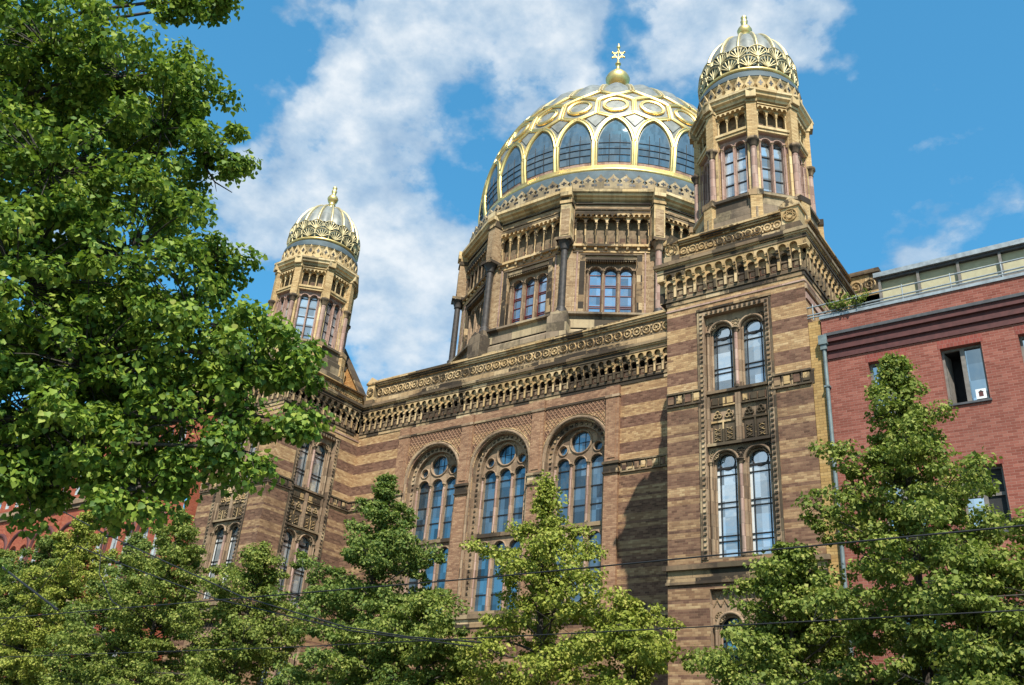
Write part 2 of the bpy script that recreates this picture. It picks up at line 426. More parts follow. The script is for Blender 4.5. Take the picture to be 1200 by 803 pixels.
F_front_r = Fr((-TW, 0.0), (1, 0))
F_front_l = Fr((LX - TW, 0.0), (1, 0))
F_side_l = Fr((LX, 0.0), (0, 1))
F_side_r = Fr((0.0, 0.0), (0, 1))
F_mid = Fr((LX, D), (1, 0))

def corbel_cornice(F, u0, u1, name, ext0=0.0, ext1=0.0):
    mb = MB(); st, sy, sd = M['stone'], M['stone_y'], M['stone_d']
    L = u1 - u0; n = max(2, round(L / .41)); p = L / n
    mb.box(F, u0 - (.05 if ext0 else 0), u1 + (.05 if ext1 else 0), ZC - .04, ZC + .10, 0, .07, sd)
    mb.box(F, u0 - (.03 if ext0 else 0), u1 + (.03 if ext1 else 0), ZC - .22, ZC - .06, 0, .03, st)
    # dark niche backing and posts with scalloped lower arches
    mb.plate(F, u0, u1, ZC + .10, ZC + .86, .15, .01, [op_arch(u0 + p * (i + .5), p * .37, ZC + .10, ZC + .62, 6) for i in range(n)], sy, sd, sides=False)
    for i in range(n):
        uc = u0 + p * (i + .5)
        mb.box(F, uc - p * .27, uc + p * .27, ZC + .14, ZC + .40, 0, .05, M['recess_red'])
        mb.box(F, uc - p * .37, uc + p * .37, ZC + .40, ZC + .46, 0, .09, sd)
        mb.box(F, uc - p * .17, uc + p * .17, ZC + .19, ZC + .35, .05, .065, sd)
    # brackets stepping forward
    for i in range(n + 1):
        uc = u0 + p * i; h = p * .13
        a, b = max(u0, uc - h), min(u1, uc + h)
        mb.box(F, a, b, ZC + .60, ZC + .78, .15, .20, sy)
        mb.box(F, a, b, ZC + .78, ZC + .98, .15, .26, sy)
    # upper row of little arches
    mb.plate(F, u0, u1, ZC + .84, ZC + 1.14, .28, .12, [op_arch(u0 + p * (i + .5), p * .36, ZC + .84, ZC + .93, 6) for i in range(n)], sy, sy, sides=False)
    if ext0: mb.box(F, u0 - .28, u0, ZC + .84, ZC + 1.14, .0, .28, sy)
    if ext1: mb.box(F, u1, u1 + .28, ZC + .84, ZC + 1.14, .0, .28, sy)
    mb.face([F.p(u0, ZC + .86, .13), F.p(u1, ZC + .86, .13), F.p(u1, ZC + 1.1, .16), F.p(u0, ZC + 1.1, .16)], sy)
    mb.box(F, u0 - ext0 * .30, u1 + ext1 * .30, ZC + 1.14, ZC + 1.19, 0, .31, sd)
    mb.box(F, u0 - ext0 * .28, u1 + ext1 * .28, ZC + 1.19, ZC + 1.34, 0, .285, st)
    mb.box(F, u0 - ext0 * .34, u1 + ext1 * .34, ZC + 1.34, ZC + 1.40, 0, .35, sy)
    mb.box(F, u0 - ext0 * .40, u1 + ext1 * .40, ZC + 1.40, ZL, 0, .41, sd)
    return mb.build(name, syn)

def parapet(F, u0, u1, name, n=.06, zp=ZP):
    mb = MB(); st, sy = M['stone'], M['stone_y']
    h = zp - ZL; zb, zt, zq = ZL + .25 * h, zp - .21 * h, zp - .15 * h
    mb.box(F, u0, u1, ZL, zb, -.35, n + .06, st)
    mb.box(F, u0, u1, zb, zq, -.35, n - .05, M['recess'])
    mb.box(F, u0, u1, zb, zb + .05, n - .05, n + .02, sy)
    mb.box(F, u0, u1, zt, zq, n - .05, n + .03, sy)
    mb.box(F, u0, u1, zq, zp - .08 * h, -.38, n + .10, st)
    mb.box(F, u0, u1, zp - .08 * h, zp, -.40, n + .16, sy)
    L = u1 - u0; r = .125 * h * 1.0 + .01; k = max(1, round(L / (r * 2.55))); p = L / k; zc = (zb + .05 + zt) / 2
    for i in range(k):
        uc = u0 + p * (i + .5)
        ring(mb, F, uc, zc, r * .93, n - .05, .045, .06, sy, 12)
        mb.box(F, uc - .05, uc + .05, zc - .05, zc + .05, n - .05, n, sy)
        for j in range(6):
            a = j * pi / 3
            strip(mb, F, [(uc + .05 * cos(a), zc + .05 * sin(a)), (uc + r * .85 * cos(a), zc + r * .85 * sin(a))], n - .05, .018, .03, sy)
        if i < k - 1:
            for q in (-1, 1): mb.box(F, uc + p / 2 - .04, uc + p / 2 + .04, zc + q * r * .9 - .04, zc + q * r * .9 + .04, n - .05, n - .01, sy)
    return mb.build(name, syn)

# --- walls
def string_course(mb, F, u0, u1, gaps=(), z0=14.49, z1=15.02):
    segs = []; cur = u0
    for a, b in gaps: segs.append((cur, a)); cur = b
    segs.append((cur, u1))
    for a, b in segs:
        if b - a < .05: continue
        mb.box(F, a, b, z1 - .07, z1, 0, .10, M['stone_d'])
        mb.box(F, a, b, z0 + .06, z1 - .07, 0, .03, M['stone'])
        mb.box(F, a, b, z0, z0 + .06, 0, .08, M['stone_d'])
        k = max(1, round((b - a) / .30)); p = (b - a) / k
        for i in range(k):
            uc = a + p * (i + .5); mb.box(F, uc - p * .32, uc + p * .32, z0 + .12, z1 - .12, .03, .065, M['stone_y'] if i % 2 else M['recess_red'])
            mb.box(F, a + p * i, a + p * i + .05, z0 + .06, z1 - .07, .03, .075, M['stone'])

def dots_line(mb, F, pts_u, z0, z1, n, m, step=.2, s=.055):
    z = z0
    while z < z1:
        mb.box(F, pts_u - s, pts_u + s, z, z + 1.5 * s, n, n + .045, m); z += step

def bars(mb, F, uc, hw, zb, zs, n, style='tower'):
    """leading of one arched light: half-width hw, spring zs"""
    t = .016; m = M['lead']
    def v(u, a, b): mb.box(F, u - t, u + t, a, b, n, n + .03, m)
    def h(z, a, b, tt=t): mb.box(F, a, b, z - tt, z + tt, n + .002, n + .034, m)
    if style == 'tower':
        h(zs - .10, uc - hw, uc + hw, .035)
        ring(mb, F, uc, zs + .10, hw * .62, n, .022, .03, m, 20)
        v(uc - hw * .62, zb, zs - .1); v(uc + hw * .62, zb, zs - .1)
        z = zs - .35; i = 0
        while z > zb + .1:
            h(z, uc - hw, uc + hw)
            z -= (.95 if i % 2 == 0 else .18); i += 1
        for sgn in (-1, 1):
            v(uc + sgn * hw * .62, zs - .1, zs + .1); 
    elif style == 'hall':
        z = zb + .85
        while z < zs + .1:
            h(z, uc - hw, uc + hw, .024); z += .85
    elif style == 'turret':
        z = zb + .42
        while z < zs + .2:
            h(z, uc - hw, uc + hw, .022); z += .56

def pair_window(F, uc, zb, ztop, hw, sep, zback, ztopplate, parent, gm='glass_t', curtain=False, label=None):
    """two arched lights behind a recessed plate; zback..ztopplate = extent of the plate"""
    mb = MB(); sw = M['stone_win']; zs = ztop - hw
    W2 = 1.17
    mb.plate(F, uc - W2, uc + W2, zback, ztopplate, -.20, -.46, [op_arch(uc + q * sep, hw, zb, zs, 12) for q in (-1, 1)], sw, sw, sides=False)
    for q in (-1, 1):
        arch_mould(mb, F, uc + q * sep, zs, hw + .05, -.20, .05, .07, M['stone_win'], legs=0)
        arch_mould(mb, F, uc + q * sep, zs, hw - .03, -.34, .045, .05, M['stone_win'], legs=zs - zb)
        colonnette(mb, F, uc + q * (sep + hw + .06), zb, zs + .08, -.14, .05, sw, M['stone_d'])
    colonnette(mb, F, uc, zb, zs + .08, -.14, .07, M['stone_pink'], M['stone_d'])
    mb.box(F, uc - W2, uc + W2, zb - .10, zb, -.46, -.06, M['stone_d'])
    # spandrel foliage
    rnd = random.Random(int(zb * 10))
    ztb = ztopplate - .02
    for u_, z_ in [(uc, zs + hw * .75), (uc - sep - hw * .85, zs + hw * .8), (uc + sep + hw * .85, zs + hw * .8)]:
        for k in range(9):
            a = k * 2 * pi / 9; r_ = .12
            ring(mb, F, u_ + r_ * cos(a) * .9, min(ztb - .09, z_ + r_ * sin(a)), .05, -.20, .02, .03, M['stone'], 8)
    w = mb.build('paired_window', parent)
    g = MB()
    for q in (-1, 1):
        g.face([F.p(uc + q * sep - hw - .02, zb, -.44), F.p(uc + q * sep + hw + .02, zb, -.44), F.p(uc + q * sep + hw + .02, ztop + .02, -.44), F.p(uc + q * sep - hw - .02, ztop + .02, -.44)], M[gm])
    g.build('glass', w)
    b = MB()
    for q in (-1, 1): bars(b, F, uc + q * sep, hw, zb, zs, -.435)
    b.build('glazing_bars', w)
    if curtain:
        c = MB()
        for q in (-1, 1):
            for s_ in (-1,):
                rows = []
                for z in (zb, zs - .1):
                    rows.append([F.p(uc + q * sep + s_ * hw * (1 - .28 * t / 8), z, -.437 + .002 * (t % 2)) for t in range(9)])
                c.grid(rows, M['curtain'], smooth=False)
        c.build('curtain', w)
    return w

def tower_face(F, W, wall, detail=True, uc=None):
    uc = W / 2 if uc is None else uc
    br = M['brick']
    ops = [op_rect(uc - 1.15, uc + 1.15, 8.95, 17.92)]
    wall.plate(F, 0, W, 8.82, ZC, 0, -.5, ops, br, M['stone_win'], sides=False)
    wall.plate(F, 0, W, 0, 8.82, 0, -.5, [op_rect(uc - 1.15, uc + 1.15, 4.3, 8.02)], br, M['stone_win'], sides=False)
    # ledge at z 8.2-8.8
    wall.box(F, -.06, W + .06, 8.20, 8.28, 0, .07, M['stone_d'])
    wall.box(F, -.03, W + .03, 8.28, 8.66, 0, .04, M['stone'])
    wall.box(F, -.14, W + .14, 8.66, 8.82, 0, .15, M['stone_d'])
    string_course(wall, F, 0, W, [(uc - 1.3, uc + 1.3)])
    # dotted frame round the tall window panel
    for q in (-1, 1):
        wall.box(F, uc + q * 1.15 - (.17 if q < 0 else 0), uc + q * 1.15 + (.17 if q > 0 else 0), 8.95, 18.08, 0, .03, M['stone_win'])
        dots_line(wall, F, uc + q * 1.235, 9.0, 18.0, .03, M['stone'], .19, .045)
        wall.box(F, uc + q * 1.235 - (.16 if q < 0 else -.09), uc + q * 1.235 + (.16 if q > 0 else -.09), 8.95, 18.12, 0, .05, M['stone_d'])
    wall.box(F, uc - 1.15, uc + 1.15, 17.92, 18.08, 0, .03, M['stone_win'])
    k = 12
    for i in range(k):
        u = uc - 1.1 + 2.2 * (i + .5) / k; wall.box(F, u - .045, u + .045, 17.96, 18.04, .03, .07, M['stone'])
    wall.box(F, uc - 1.42, uc + 1.42, 18.12, 18.20, 0, .07, M['stone'])
    wall.box(F, -.02, W + .02, 18.40, 18.46, 0, .03, M['stone_pink'])

def ornament_panel(F, uc, z0, z1, parent):
    mb = MB(); sw, sy, st = M['stone_win'], M['stone_y'], M['stone']
    mb.box(F, uc - 1.17, uc + 1.17, z0, z1, -.46, -.20, sw)
    mb.box(F, uc - 1.17, uc + 1.17, z0, z0 + .10, -.20, -.04, M['stone_d'])
    for q in (-1, 1):
        c = uc + q * .57
        mb.box(F, c - .44, c + .44, z1 - .45, z1 - .16, -.20, -.16, M['recess_red'])
        for i in range(3):
            mb.box(F, c - .40 + .28 * i, c - .40 + .28 * i + .22, z1 - .42, z1 - .19, -.16, -.11, sy)
        mb.box(F, c - .46, c + .46, z1 - .52, z1 - .46, -.20, -.10, sy)
        # trefoil heads
        for s_ in (-.21, .21):
            for du, dz in ((0, .12), (-.07, 0), (.07, 0)):
                ring(mb, F, c + s_ + du, z1 - .86 + dz, .07, -.19, .03, .05, sy, 10)
        mb.box(F, c - .44, c + .44, z1 - 1.10, z1 - 1.03, -.20, -.12, sy)
        mb.box(F, c - .03, c + .03, z0 + .10, z1 - 1.1, -.20, -.12, sy)
        for s_ in (-.22, .22):
            mb.box(F, c + s_ - .17, c + s_ + .17, z0 + .18, z1 - 1.17, -.20, -.165, M['stone_d'])
            for i in range(3):
                zz = z0 + .25 + i * .17
                strip(mb, F, [(c + s_ - .1, zz - .06), (c + s_ + .1, zz + .06)], -.165, .02, .03, sy)
                strip(mb, F, [(c + s_ - .1, zz + .06), (c + s_ + .1, zz - .06)], -.165, .02, .03, sy)
        for e in (-.52, .52): mb.box(F, c + e - .045, c + e + .045, z0 + .1, z1 - .1, -.20, -.08, sw)
    return mb.build('ornament_panel', parent)

def window_stack(F, uc, parent):
    pair_window(F, uc, 14.90, 17.60, .43, .575, 14.80, 17.92, parent)
    ornament_panel(F, uc, 12.84, 14.80, parent)
    pair_window(F, uc, 9.02, 12.66, .43, .575, 8.92, 12.84, parent, curtain=True)
    w = pair_window(F, uc, 4.5, 7.25, .40, .56, 4.25, 8.02, parent, gm='glass')
    # diaper pattern over the lowest window
    mb = MB()
    for i in range(9):
        u = uc - 1.1 + .25 * i
        for sgn in (-1, 1):
            strip(mb, F, [(u, 7.95 if sgn > 0 else 7.5), (u + .225, 7.5 if sgn > 0 else 7.95)], -.20, .022, .03, M['stone'])
    mb.build('diaper_band', w)

for (F1, F2, nm) in ((F_front_r, F_side_r, 'near'), (F_front_l, F_side_l, 'far')):
    wall = MB()
    tower_face(F1, TW, wall)
    if nm == 'far':
        tower_face(F2, D, wall)
    else:
        wall.plate(F2, 0, 9, 0, ZC, 0, -.5, [], M['brick'], sides=False)
        string_course(wall, F2, 0, .9)
        wall.box(F2, .0, 5.6, 18.40, 18.46, 0, .03, M['stone_pink'])
        wall.box(F2, .0, 5.6, 17.7, 17.95, 0, .04, M['stone_pink'])
        wall.box(F2, .0, 5.6, 18.1, 18.3, 0, .06, M['stone_win'])
    # inner / outer faces nobody looks along, and the flat top
    x0 = F1.o[0]
    Fo = Fr((x0, D + 3), (0, -1))
    wall.plate(Fo, 0, D + 3, 0, ZC, 0, -.5, [], M['brick'], sides=False)
    wall.box(Fo, 0, D + 3, ZC, ZL, 0, .30, M['stone'])
    wall.face([(x0 - .3, 0, ZL - .02), (x0 + TW + .3, 0, ZL - .02), (x0 + TW + .3, D + 3, ZL - .02), (x0 - .3, D + 3, ZL - .02)], M['roof'])
    wall.box(Fr((x0, 0), (1, 0)), -.001, TW + .001, ZC, ZL - .03, -.3, 0, M['stone'])
    w = wall.build('tower', syn)
    window_stack(F1, TW / 2, syn)
    if nm == 'far': window_stack(F2, D / 2 - .1, syn)
    # gabled rear wall behind the turret
    gb = MB(); xc = x0 + TW / 2
    G = Fr((xc, D - .25), (1, 0))
    gb.prism(G, [(-2.62, ZL), (2.62, ZL), (2.62, 20.95), (0, 24.75), (-2.62, 20.95)], -.45, 0, M['brick_gable'])
    for q in (-1, 1):
        gb.prism(G, [(q * 2.66, 20.85), (q * 2.66, 21.0), (0, 24.88), (0, 24.76)], -.5, .06, M['stone_d'])
    gb.build('rear_gable', syn)

corbel_cornice(F_front_r, 0, TW, 'corbel_cornice', 1, 1)
corbel_cornice(F_front_l, 0, TW, 'corbel_cornice', 1, 1)
corbel_cornice(F_side_l, 0, D - .43, 'corbel_cornice')
corbel_cornice(F_side_r, 0, 5.57, 'corbel_cornice')
corbel_cornice(F_mid, 0.002, -TW - LX - .002, 'corbel_cornice')
parapet(F_front_r, .55, TW - .62, 'parapet', zp=21.45)
parapet(F_front_l, .55, TW - .62, 'parapet', zp=21.45)
parapet(F_side_l, .62, D - .25, 'parapet', zp=21.1)
parapet(F_side_r, .62, 5.57, 'parapet', zp=21.3)
parapet(F_mid, .9, -TW - LX, 'parapet')
# corner pedestals with sunk star-like knots
for F, uc in ((F_front_r, TW - .29), (F_front_r, .26), (F_front_l, TW - .29), (F_front_l, .26), (F_mid, .45)):
    mb = MB(); big = uc > 1
    h = (ZP if F is F_mid else 21.5) + (.22 if big else .08); w = .36 if big else .32
    mb.box(F, uc - w, uc + w, ZL, ZL + .42, -.62, .16, M['stone_d'])
    mb.box(F, uc - w + .04, uc + w - .04, ZL + .42, h - .22, -.6, .12, M['stone_lt'])
    mb.box(F, uc - w - .03, uc + w + .03, h - .22, h - .10, -.64, .18, M['stone_y'])
    mb.prism(F, [(uc - w - .03, h - .10), (uc + w + .03, h - .10), (uc, h + .22)], -.6, .16, M['stone_y'])
    zc = (ZL + .42 + h - .22) / 2
    for k in range(6):
        a = k * pi / 3
        strip(mb, F, [(uc + .22 * cos(a), zc + .22 * sin(a)), (uc + .22 * cos(a + 2 * pi / 3), zc + .22 * sin(a + 2 * pi / 3))], .12, .022, .04, M['stone_y'])
    ring(mb, F, uc, zc, .25, .12, .025, .05, M['stone_y'], 14)
    mb.build('corner_pedestal', syn)

# --- recessed hall front with three great windows
WCS = [u - LX for u in (-21.0, -16.8, -12.6)]
WL = -TW - LX
mid = MB()
mid.plate(F_mid, 0, WL, 8.60, ZC, 0, -.26, [op_arch(u, 1.62, 8.80, 15.75, 20) for u in WCS], M['brick'], M['stone_win'], sides=False)
mid.plate(F_mid, 0, WL, 0, 8.60, 0, -.26, [], M['brick'], sides=False)
mid.box(F_mid, 0, WL, 8.62, 8.80, 0, .14, M['stone_d'])
mid.box(F_mid, 0, WL, 8.25, 8.62, 0, .05, M['stone'])
string_course(mid, F_mid, 0, WL, [(22.85 - 22.0 + 2.3, WL - 4.95)])
PIL = [-23.19, -18.96, -14.69, -10.65]
for x in PIL[:3]:
    # diaper spandrel above each window: slightly sunk field with a lattice of raised courses
    a, b = x + .36 - LX, x + .36 + 3.55 - LX
    uc = (a + b) / 2
    top = 18.15
    mid.box(F_mid, a, b, top, top + .10, 0, .06, M['stone_d'])
    mid.box(F_mid, a, b, top + .10, top + .50, 0, .03, M['brick_pier'])
    d = .30; uu = a
    R = 1.86; zs = 15.75
    seg = []
    nU = int((b - a) / .15)
    for sgn in (-1, 1):
        c = -6
        while c < 6:
            pts = []
            t = 0
            prev = None
            for i in range(60):
                z = 15.8 + (top - 15.8) * i / 59
                u = uc + c + sgn * (z - 15.8) * .8
                inside = a + .03 < u < b - .03 and (math.hypot(u - uc, z - zs) > R)
                if inside: pts.append((u, z))
                else:
                    if len(pts) > 2: seg.append((pts[0], pts[-1]))
                    pts = []
            if len(pts) > 2: seg.append((pts[0], pts[-1]))
            c += .21
    for p0, p1 in seg:
        strip(mid, F_mid, [p0, p1], .002, .025, .022, M['brick_pier'])
    arch_mould(mid, F_mid, uc, zs, 1.74, 0, .09, .09, M['stone_win'], legs=6.9, k=28)
    arch_mould(mid, F_mid, uc, zs, 1.86, 0, .035, .05, M['stone_y'], k=28)
mid.build('hall_wall', syn)
for x in PIL:
    mb = MB(); u = x - LX
    mb.box(F_mid, u - .34, u + .34, 8.80, 14.50, 0, .13, M['brick_pier'])
    mb.box(F_mid, u - .40, u + .40, 14.50, 14.58, 0, .20, M['stone_d'])
    mb.box(F_mid, u - .36, u + .36, 14.58, 14.92, 0, .16, M['stone'])
    mb.box(F_mid, u - .42, u + .42, 14.92, 15.04, 0, .22, M['stone_d'])
    mb.box(F_mid, u - .34, u + .34, 15.04, 18.10, 0, .13, M['brick_pier'])
    mb.box(F_mid, u - .19, u + .19, 15.2, 17.9, .13, .16, M['brick_pier'])
    mb.box(F_mid, u - .37, u + .37, 18.10, 18.22, 0, .17, M['stone_win'])
    mb.box(F_mid, u - .34, u + .34, 18.22, 18.64, 0, .14, M['brick_pier'])
    mb.build('pilaster', syn)

def great_window(uc):
    F = F_mid; sw = M['stone_win']; mb = MB()
    zs = 15.78
    mb.plate(F, uc - 1.75, uc + 1.75, 8.7, 17.6, -.24, -.44, [op_arch(uc, 1.33, 8.9, zs, 20)], sw, sw, sides=False)
    # studs round the reveal
    for q in (-1, 1):
        dots_line(mb, F, uc + q * 1.47, 9.0, zs, -.24, M['stone'], .26, .06)
    for i in range(1, 17):
        a = pi * i / 17
        u, z = uc + 1.47 * cos(a), zs + 1.47 * sin(a)
        mb.box(F, u - .06, u + .06, z - .06, z + .06, -.24, -.19, M['stone'])
    # tracery plates
    T0, T1 = -.46, -.62; l = .895
    mb.plate(F, uc - 1.4, uc + 1.4, 8.8, 12.42, T0, T1, [op_arch(uc + q * l, .345, 8.95, 11.85, 10) for q in (-1, 0, 1)], sw, sw, sides=False)
    mb.box(F, uc - 1.4, uc + 1.4, 12.42, 12.60, T1, -.36, M['stone_d'])
    mb.plate(F, uc - 1.4, uc + 1.4, 12.60, 15.84, T0, T1, [op_arch(uc + q * l, .345, 12.62, 15.38, 10) for q in (-1, 0, 1)], sw, sw, sides=False)
    mb.plate(F, uc - 1.4, uc + 1.4, 15.84, 17.3, T0, T1, [op_circ(uc, 16.45, .52, 18), op_circ(uc - .93, 16.13, .215), op_circ(uc + .93, 16.13, .215)], sw, sw, sides=False)
    ring(mb, F, uc, 16.45, .56, T0, .05, .06, sw, 24)
    for q in (-1, 1): ring(mb, F, uc + q * .93, 16.13, .25, T0, .035, .05, sw, 16)
    for q in (-1, 0, 1):
        arch_mould(mb, F, uc + q * l, 15.38, .37, T0, .035, .06, sw)
        arch_mould(mb, F, uc + q * l, 11.85, .37, T0, .035, .06, sw)
    for q in (-1.5, -.5, .5, 1.5):
        u = uc + q * l * (.985 if abs(q) > 1 else 1)
        colonnette(mb, F, u, 12.62, 15.42, T0 + .02, .055, M['stone_pink'], M['stone_d'])
        colonnette(mb, F, u, 8.95, 11.9, T0 + .02, .055, M['stone_pink'], M['stone_d'])
    mb.box(F, uc - 1.6, uc + 1.6, 8.80, 8.95, -.6, .03, M['stone_d'])
    w = mb.build('great_arched_window', syn)
    g = MB(); n = -.60
    g.face([F.p(uc - 1.4, 8.9, n), F.p(uc + 1.4, 8.9, n), F.p(uc + 1.4, 17.2, n), F.p(uc - 1.4, 17.2, n)], M['glass'])
    b = g
    for q in (-1, 0, 1):
        bars(b, F, uc + q * l, .345, 12.62, 15.38, -.595, 'hall'); bars(b, F, uc + q * l, .345, 8.95, 11.85, -.595, 'hall')
    for a, c, d_, e in ((-.5, .5, 16.45, .5),):
        b.box(F, uc + a, uc + c, 16.44, 16.455, -.595, -.57, M['lead'])
        b.box(F, uc - .18, uc - .165, 15.95, 16.95, -.594, -.572, M['lead']); b.box(F, uc + .165, uc + .18, 15.95, 16.95, -.594, -.572, M['lead'])
    b.build('glass', w)
for u in WCS: great_window(u)

# body of the building behind the front
body = MB()
BX0, BX1 = LX - TW - 1.3, 1.25
FB = Fr((BX0, D + .06), (1, 0))
for a, b in ((0, 1.28), (BX1 - BX0 - 1.23, BX1 - BX0)):
    body.box(FB, a, b, 0, ZL, -1, 0, M['brick'])
    body.box(FB, a, b, ZL, ZP - .55, -1, .05, M['stone_y'])
    body.box(FB, a - .05, b + .05, ZP - .55, ZP - .38, -1.05, .15, M['stone_d'])
Fbr = Fr((BX1, D + .06), (0, 1))
body.box(Fbr, 0, 26, 0, ZP - .6, -1, 0, M['brick'])
Fbl = Fr((BX0, D + 26), (0, -1))
body.box(Fbl, 0, 26, 0, ZP - .6, -1, 0, M['brick'])
Fbk = Fr((BX1, D + 26.06), (-1, 0))
body.box(Fbk, 0, BX1 - BX0, 0, ZP - .6, -1, 0, M['brick'])
body.face([(BX0, D + .1, ZL - .06), (BX1, D + .1, ZL - .06), (BX1, D + 26, ZL - .06), (BX0, D + 26, ZL - .06)], M['roof'])
b_ = body.build('rear_block', syn)
for uc in (.33, .85):
    mb = MB(); F = FB.shift(BX1 - BX0 - 1.23, 0)
    ring(mb, F, uc, ZL + .5, .2, .05, .05, .06, M['stone_y'], 14); ring(mb, F, uc, ZL + .5, .09, .05, .03, .05, M['stone_y'], 10)
    mb.build('rosette', b_)

# ------------------------------------------------------------------ drum
DOME_PLAN = (1.06, (-17.445 + 15.98 * 1.06, 16.574 - 14.08 * 1.06, -.096))
DC = (-15.98, 14.08); NR = 9.17; AP = 8.60
drum = MB()
frames, FW = poly_frames(DC, AP, 12)
drum.lathe(DC, [(9.35, 18.5), (9.35, 22.05), (9.15, 22.25)], M['ashlar'], 12, 15, False)
drum.lathe(DC, [(9.25, 22.25), (9.25, 22.9), (9.45, 22.95), (9.45, 23.06), (8.7, 23.08)], M['ashlar'], 12, 15, False)
for F in frames:
    h = FW / 2
    drum.plate(F, 0, FW, 23.06, 26.55, 0, -.35, [op_rect(h - 1.28, h + 1.28, 23.15, 26.33)], M['brick_drum'], M['stone'], sides=False)
    drum.plate(F, 0, FW, 26.55, 30.12, 0, -.35, [op_rect(h - 1.97, h + 1.97, 27.25, 29.15)], M['brick_drum'], M['stone'], sides=False)
    # frame mouldings
    for q in (-1, 1):
        drum.box(F, h + q * 1.44 - .13, h + q * 1.44 + .13, 23.06, 26.6, 0, .07, M['stone'])
        drum.box(F, h + q * 1.72 - .035, h + q * 1.72 + .035, 23.06, 26.85, 0, .05, M['stone_pink'])
    drum.box(F, h - 1.28, h + 1.28, 26.33, 26.46, 0, .08, M['stone_d'])
    for i in range(22):
        u = h - 1.22 + i * 2.44 / 21; drum.box(F, u - .03, u + .03, 26.24, 26.33, -.2, .05, M['stone'])
    drum.box(F, h - 1.57, h + 1.57, 26.6, 26.68, 0, .09, M['stone_d'])
    drum.box(F, h - 1.95, h + 1.95, 26.78, 26.86, 0, .05, M['stone_y'])
    drum.box(F, h - 2.02, h + 2.02, 27.10, 27.24, 0, .16, M['stone_y'])
    for i in range(8):
        u = h - 1.9 + 3.8 * i / 7; drum.box(F, u - .06, u + .06, 26.92, 27.10, 0, .12, M['stone_y'])
    # panel bands under the main cornice
    drum.box(F, h - 1.95, h + 1.95, 29.18, 29.28, 0, .10, M['stone_d'])
    drum.box(F, h - 1.95, h + 1.95, 29.40, 29.48, 0, .06, M['stone_y'])
    drum.box(F, h - 1.95, h + 1.95, 29.75, 29.85, 0, .09, M['stone'])
# corner piers
for k in range(12):
    a = radians(15 + 30 * k)
    n = (sin(a), -cos(a)); u = (cos(a), sin(a))
    Fp = Fr((DC[0] + n[0] * 8.72, DC[1] + n[1] * 8.72), u)
    drum.box(Fp, -.42, .42, 23.06, 26.9, -.2, .08, M['brick_drum'])
    drum.box(Fp, -.50, .50, 18.5, 22.6, -.3, 1.05, M['ashlar']); drum.box(Fp, -.42, .42, 22.6, 23.0, -.3, .82, M['ashlar'])
    drum.prism(Fp, [(-.5, 22.6), (.5, 22.6), (0, 22.95)], .0, 1.04, M['ashlar'])
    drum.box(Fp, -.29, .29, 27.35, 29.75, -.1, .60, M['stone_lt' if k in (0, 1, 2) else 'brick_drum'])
    drum.box(Fp, -.22, .22, 27.6, 29.2, .60, .63, M['brick_drum'])
    drum.box(Fp, -.34, .34, 29.55, 29.72, .0, .66, M['stone_y'])
    drum.box(Fp, -.30, .30, 29.75, 30.15, -.1, .58, M['stone_y'])
rc = 1 / cos(pi / 12)
drum.lathe(DC, [(8.6 * rc, 29.95), (8.75 * rc, 30.0), (8.8 * rc, 30.08), (8.95 * rc, 30.12), (9.0 * rc, 30.24), (9.08 * rc, 30.28), (9.08 * rc, 30.44), (8.3 * rc, 30.46)], M['stone_lt'], 12, 15, False)
for k in range(12):
    a = radians(15 + 30 * k); n = (sin(a), -cos(a)); u = (cos(a), sin(a))
    Fp = Fr((DC[0] + n[0] * 8.72, DC[1] + n[1] * 8.72), u)
    drum.box(Fp, -.31, .31, 29.98, 30.48, 0, .74, M['stone_lt'])
drum_o = drum.build('drum', syn)

def drum_window(F):
    mb = MB(); h = FW / 2; sw = M['stone_win']
    mb.plate(F, h - 1.28, h + 1.28, 23.10, 26.33, -.20, -.42, [op_arch(h + q * .775, .31, 23.2, 25.75, 10) for q in (-1, 0, 1)], sw, sw, sides=False)
    for q in (-1, 0, 1): arch_mould(mb, F, h + q * .775, 25.75, .33, -.2, .04, .06, sw)
    for q in (-1.5, -.5, .5, 1.5): colonnette(mb, F, h + q * .775, 23.15, 25.8, -.16, .06, M['stone_win'], M['stone_d'])
    mb.box(F, h - 1.3, h + 1.3, 23.065, 23.16, -.35, .12, M['stone_d'])
    w = mb.build('triple_window', drum_o)
    g = MB()
    g.face([F.p(h - 1.2, 23.1, -.40), F.p(h + 1.2, 23.1, -.40), F.p(h + 1.2, 26.2, -.40), F.p(h - 1.2, 26.2, -.40)], M['glass_drum'])
    for q in (-1, 0, 1):
        u = h + q * .775
        for z in (23.75, 23.85, 24.45, 24.95, 25.05, 25.65):
            g.box(F, u - .31, u + .31, z - .018, z + .018, -.398, -.36, M['sash_red'])
        for s_ in (-.29, .29):
            g.box(F, u + s_ - .022, u + s_ + .022, 23.16, 25.8, -.3985, -.365, M['sash_red'])
    g2 = g
    # glass and sashes share one pane mesh inside the window
    o = g.build('triple_window_glazing', drum_o)
    return w

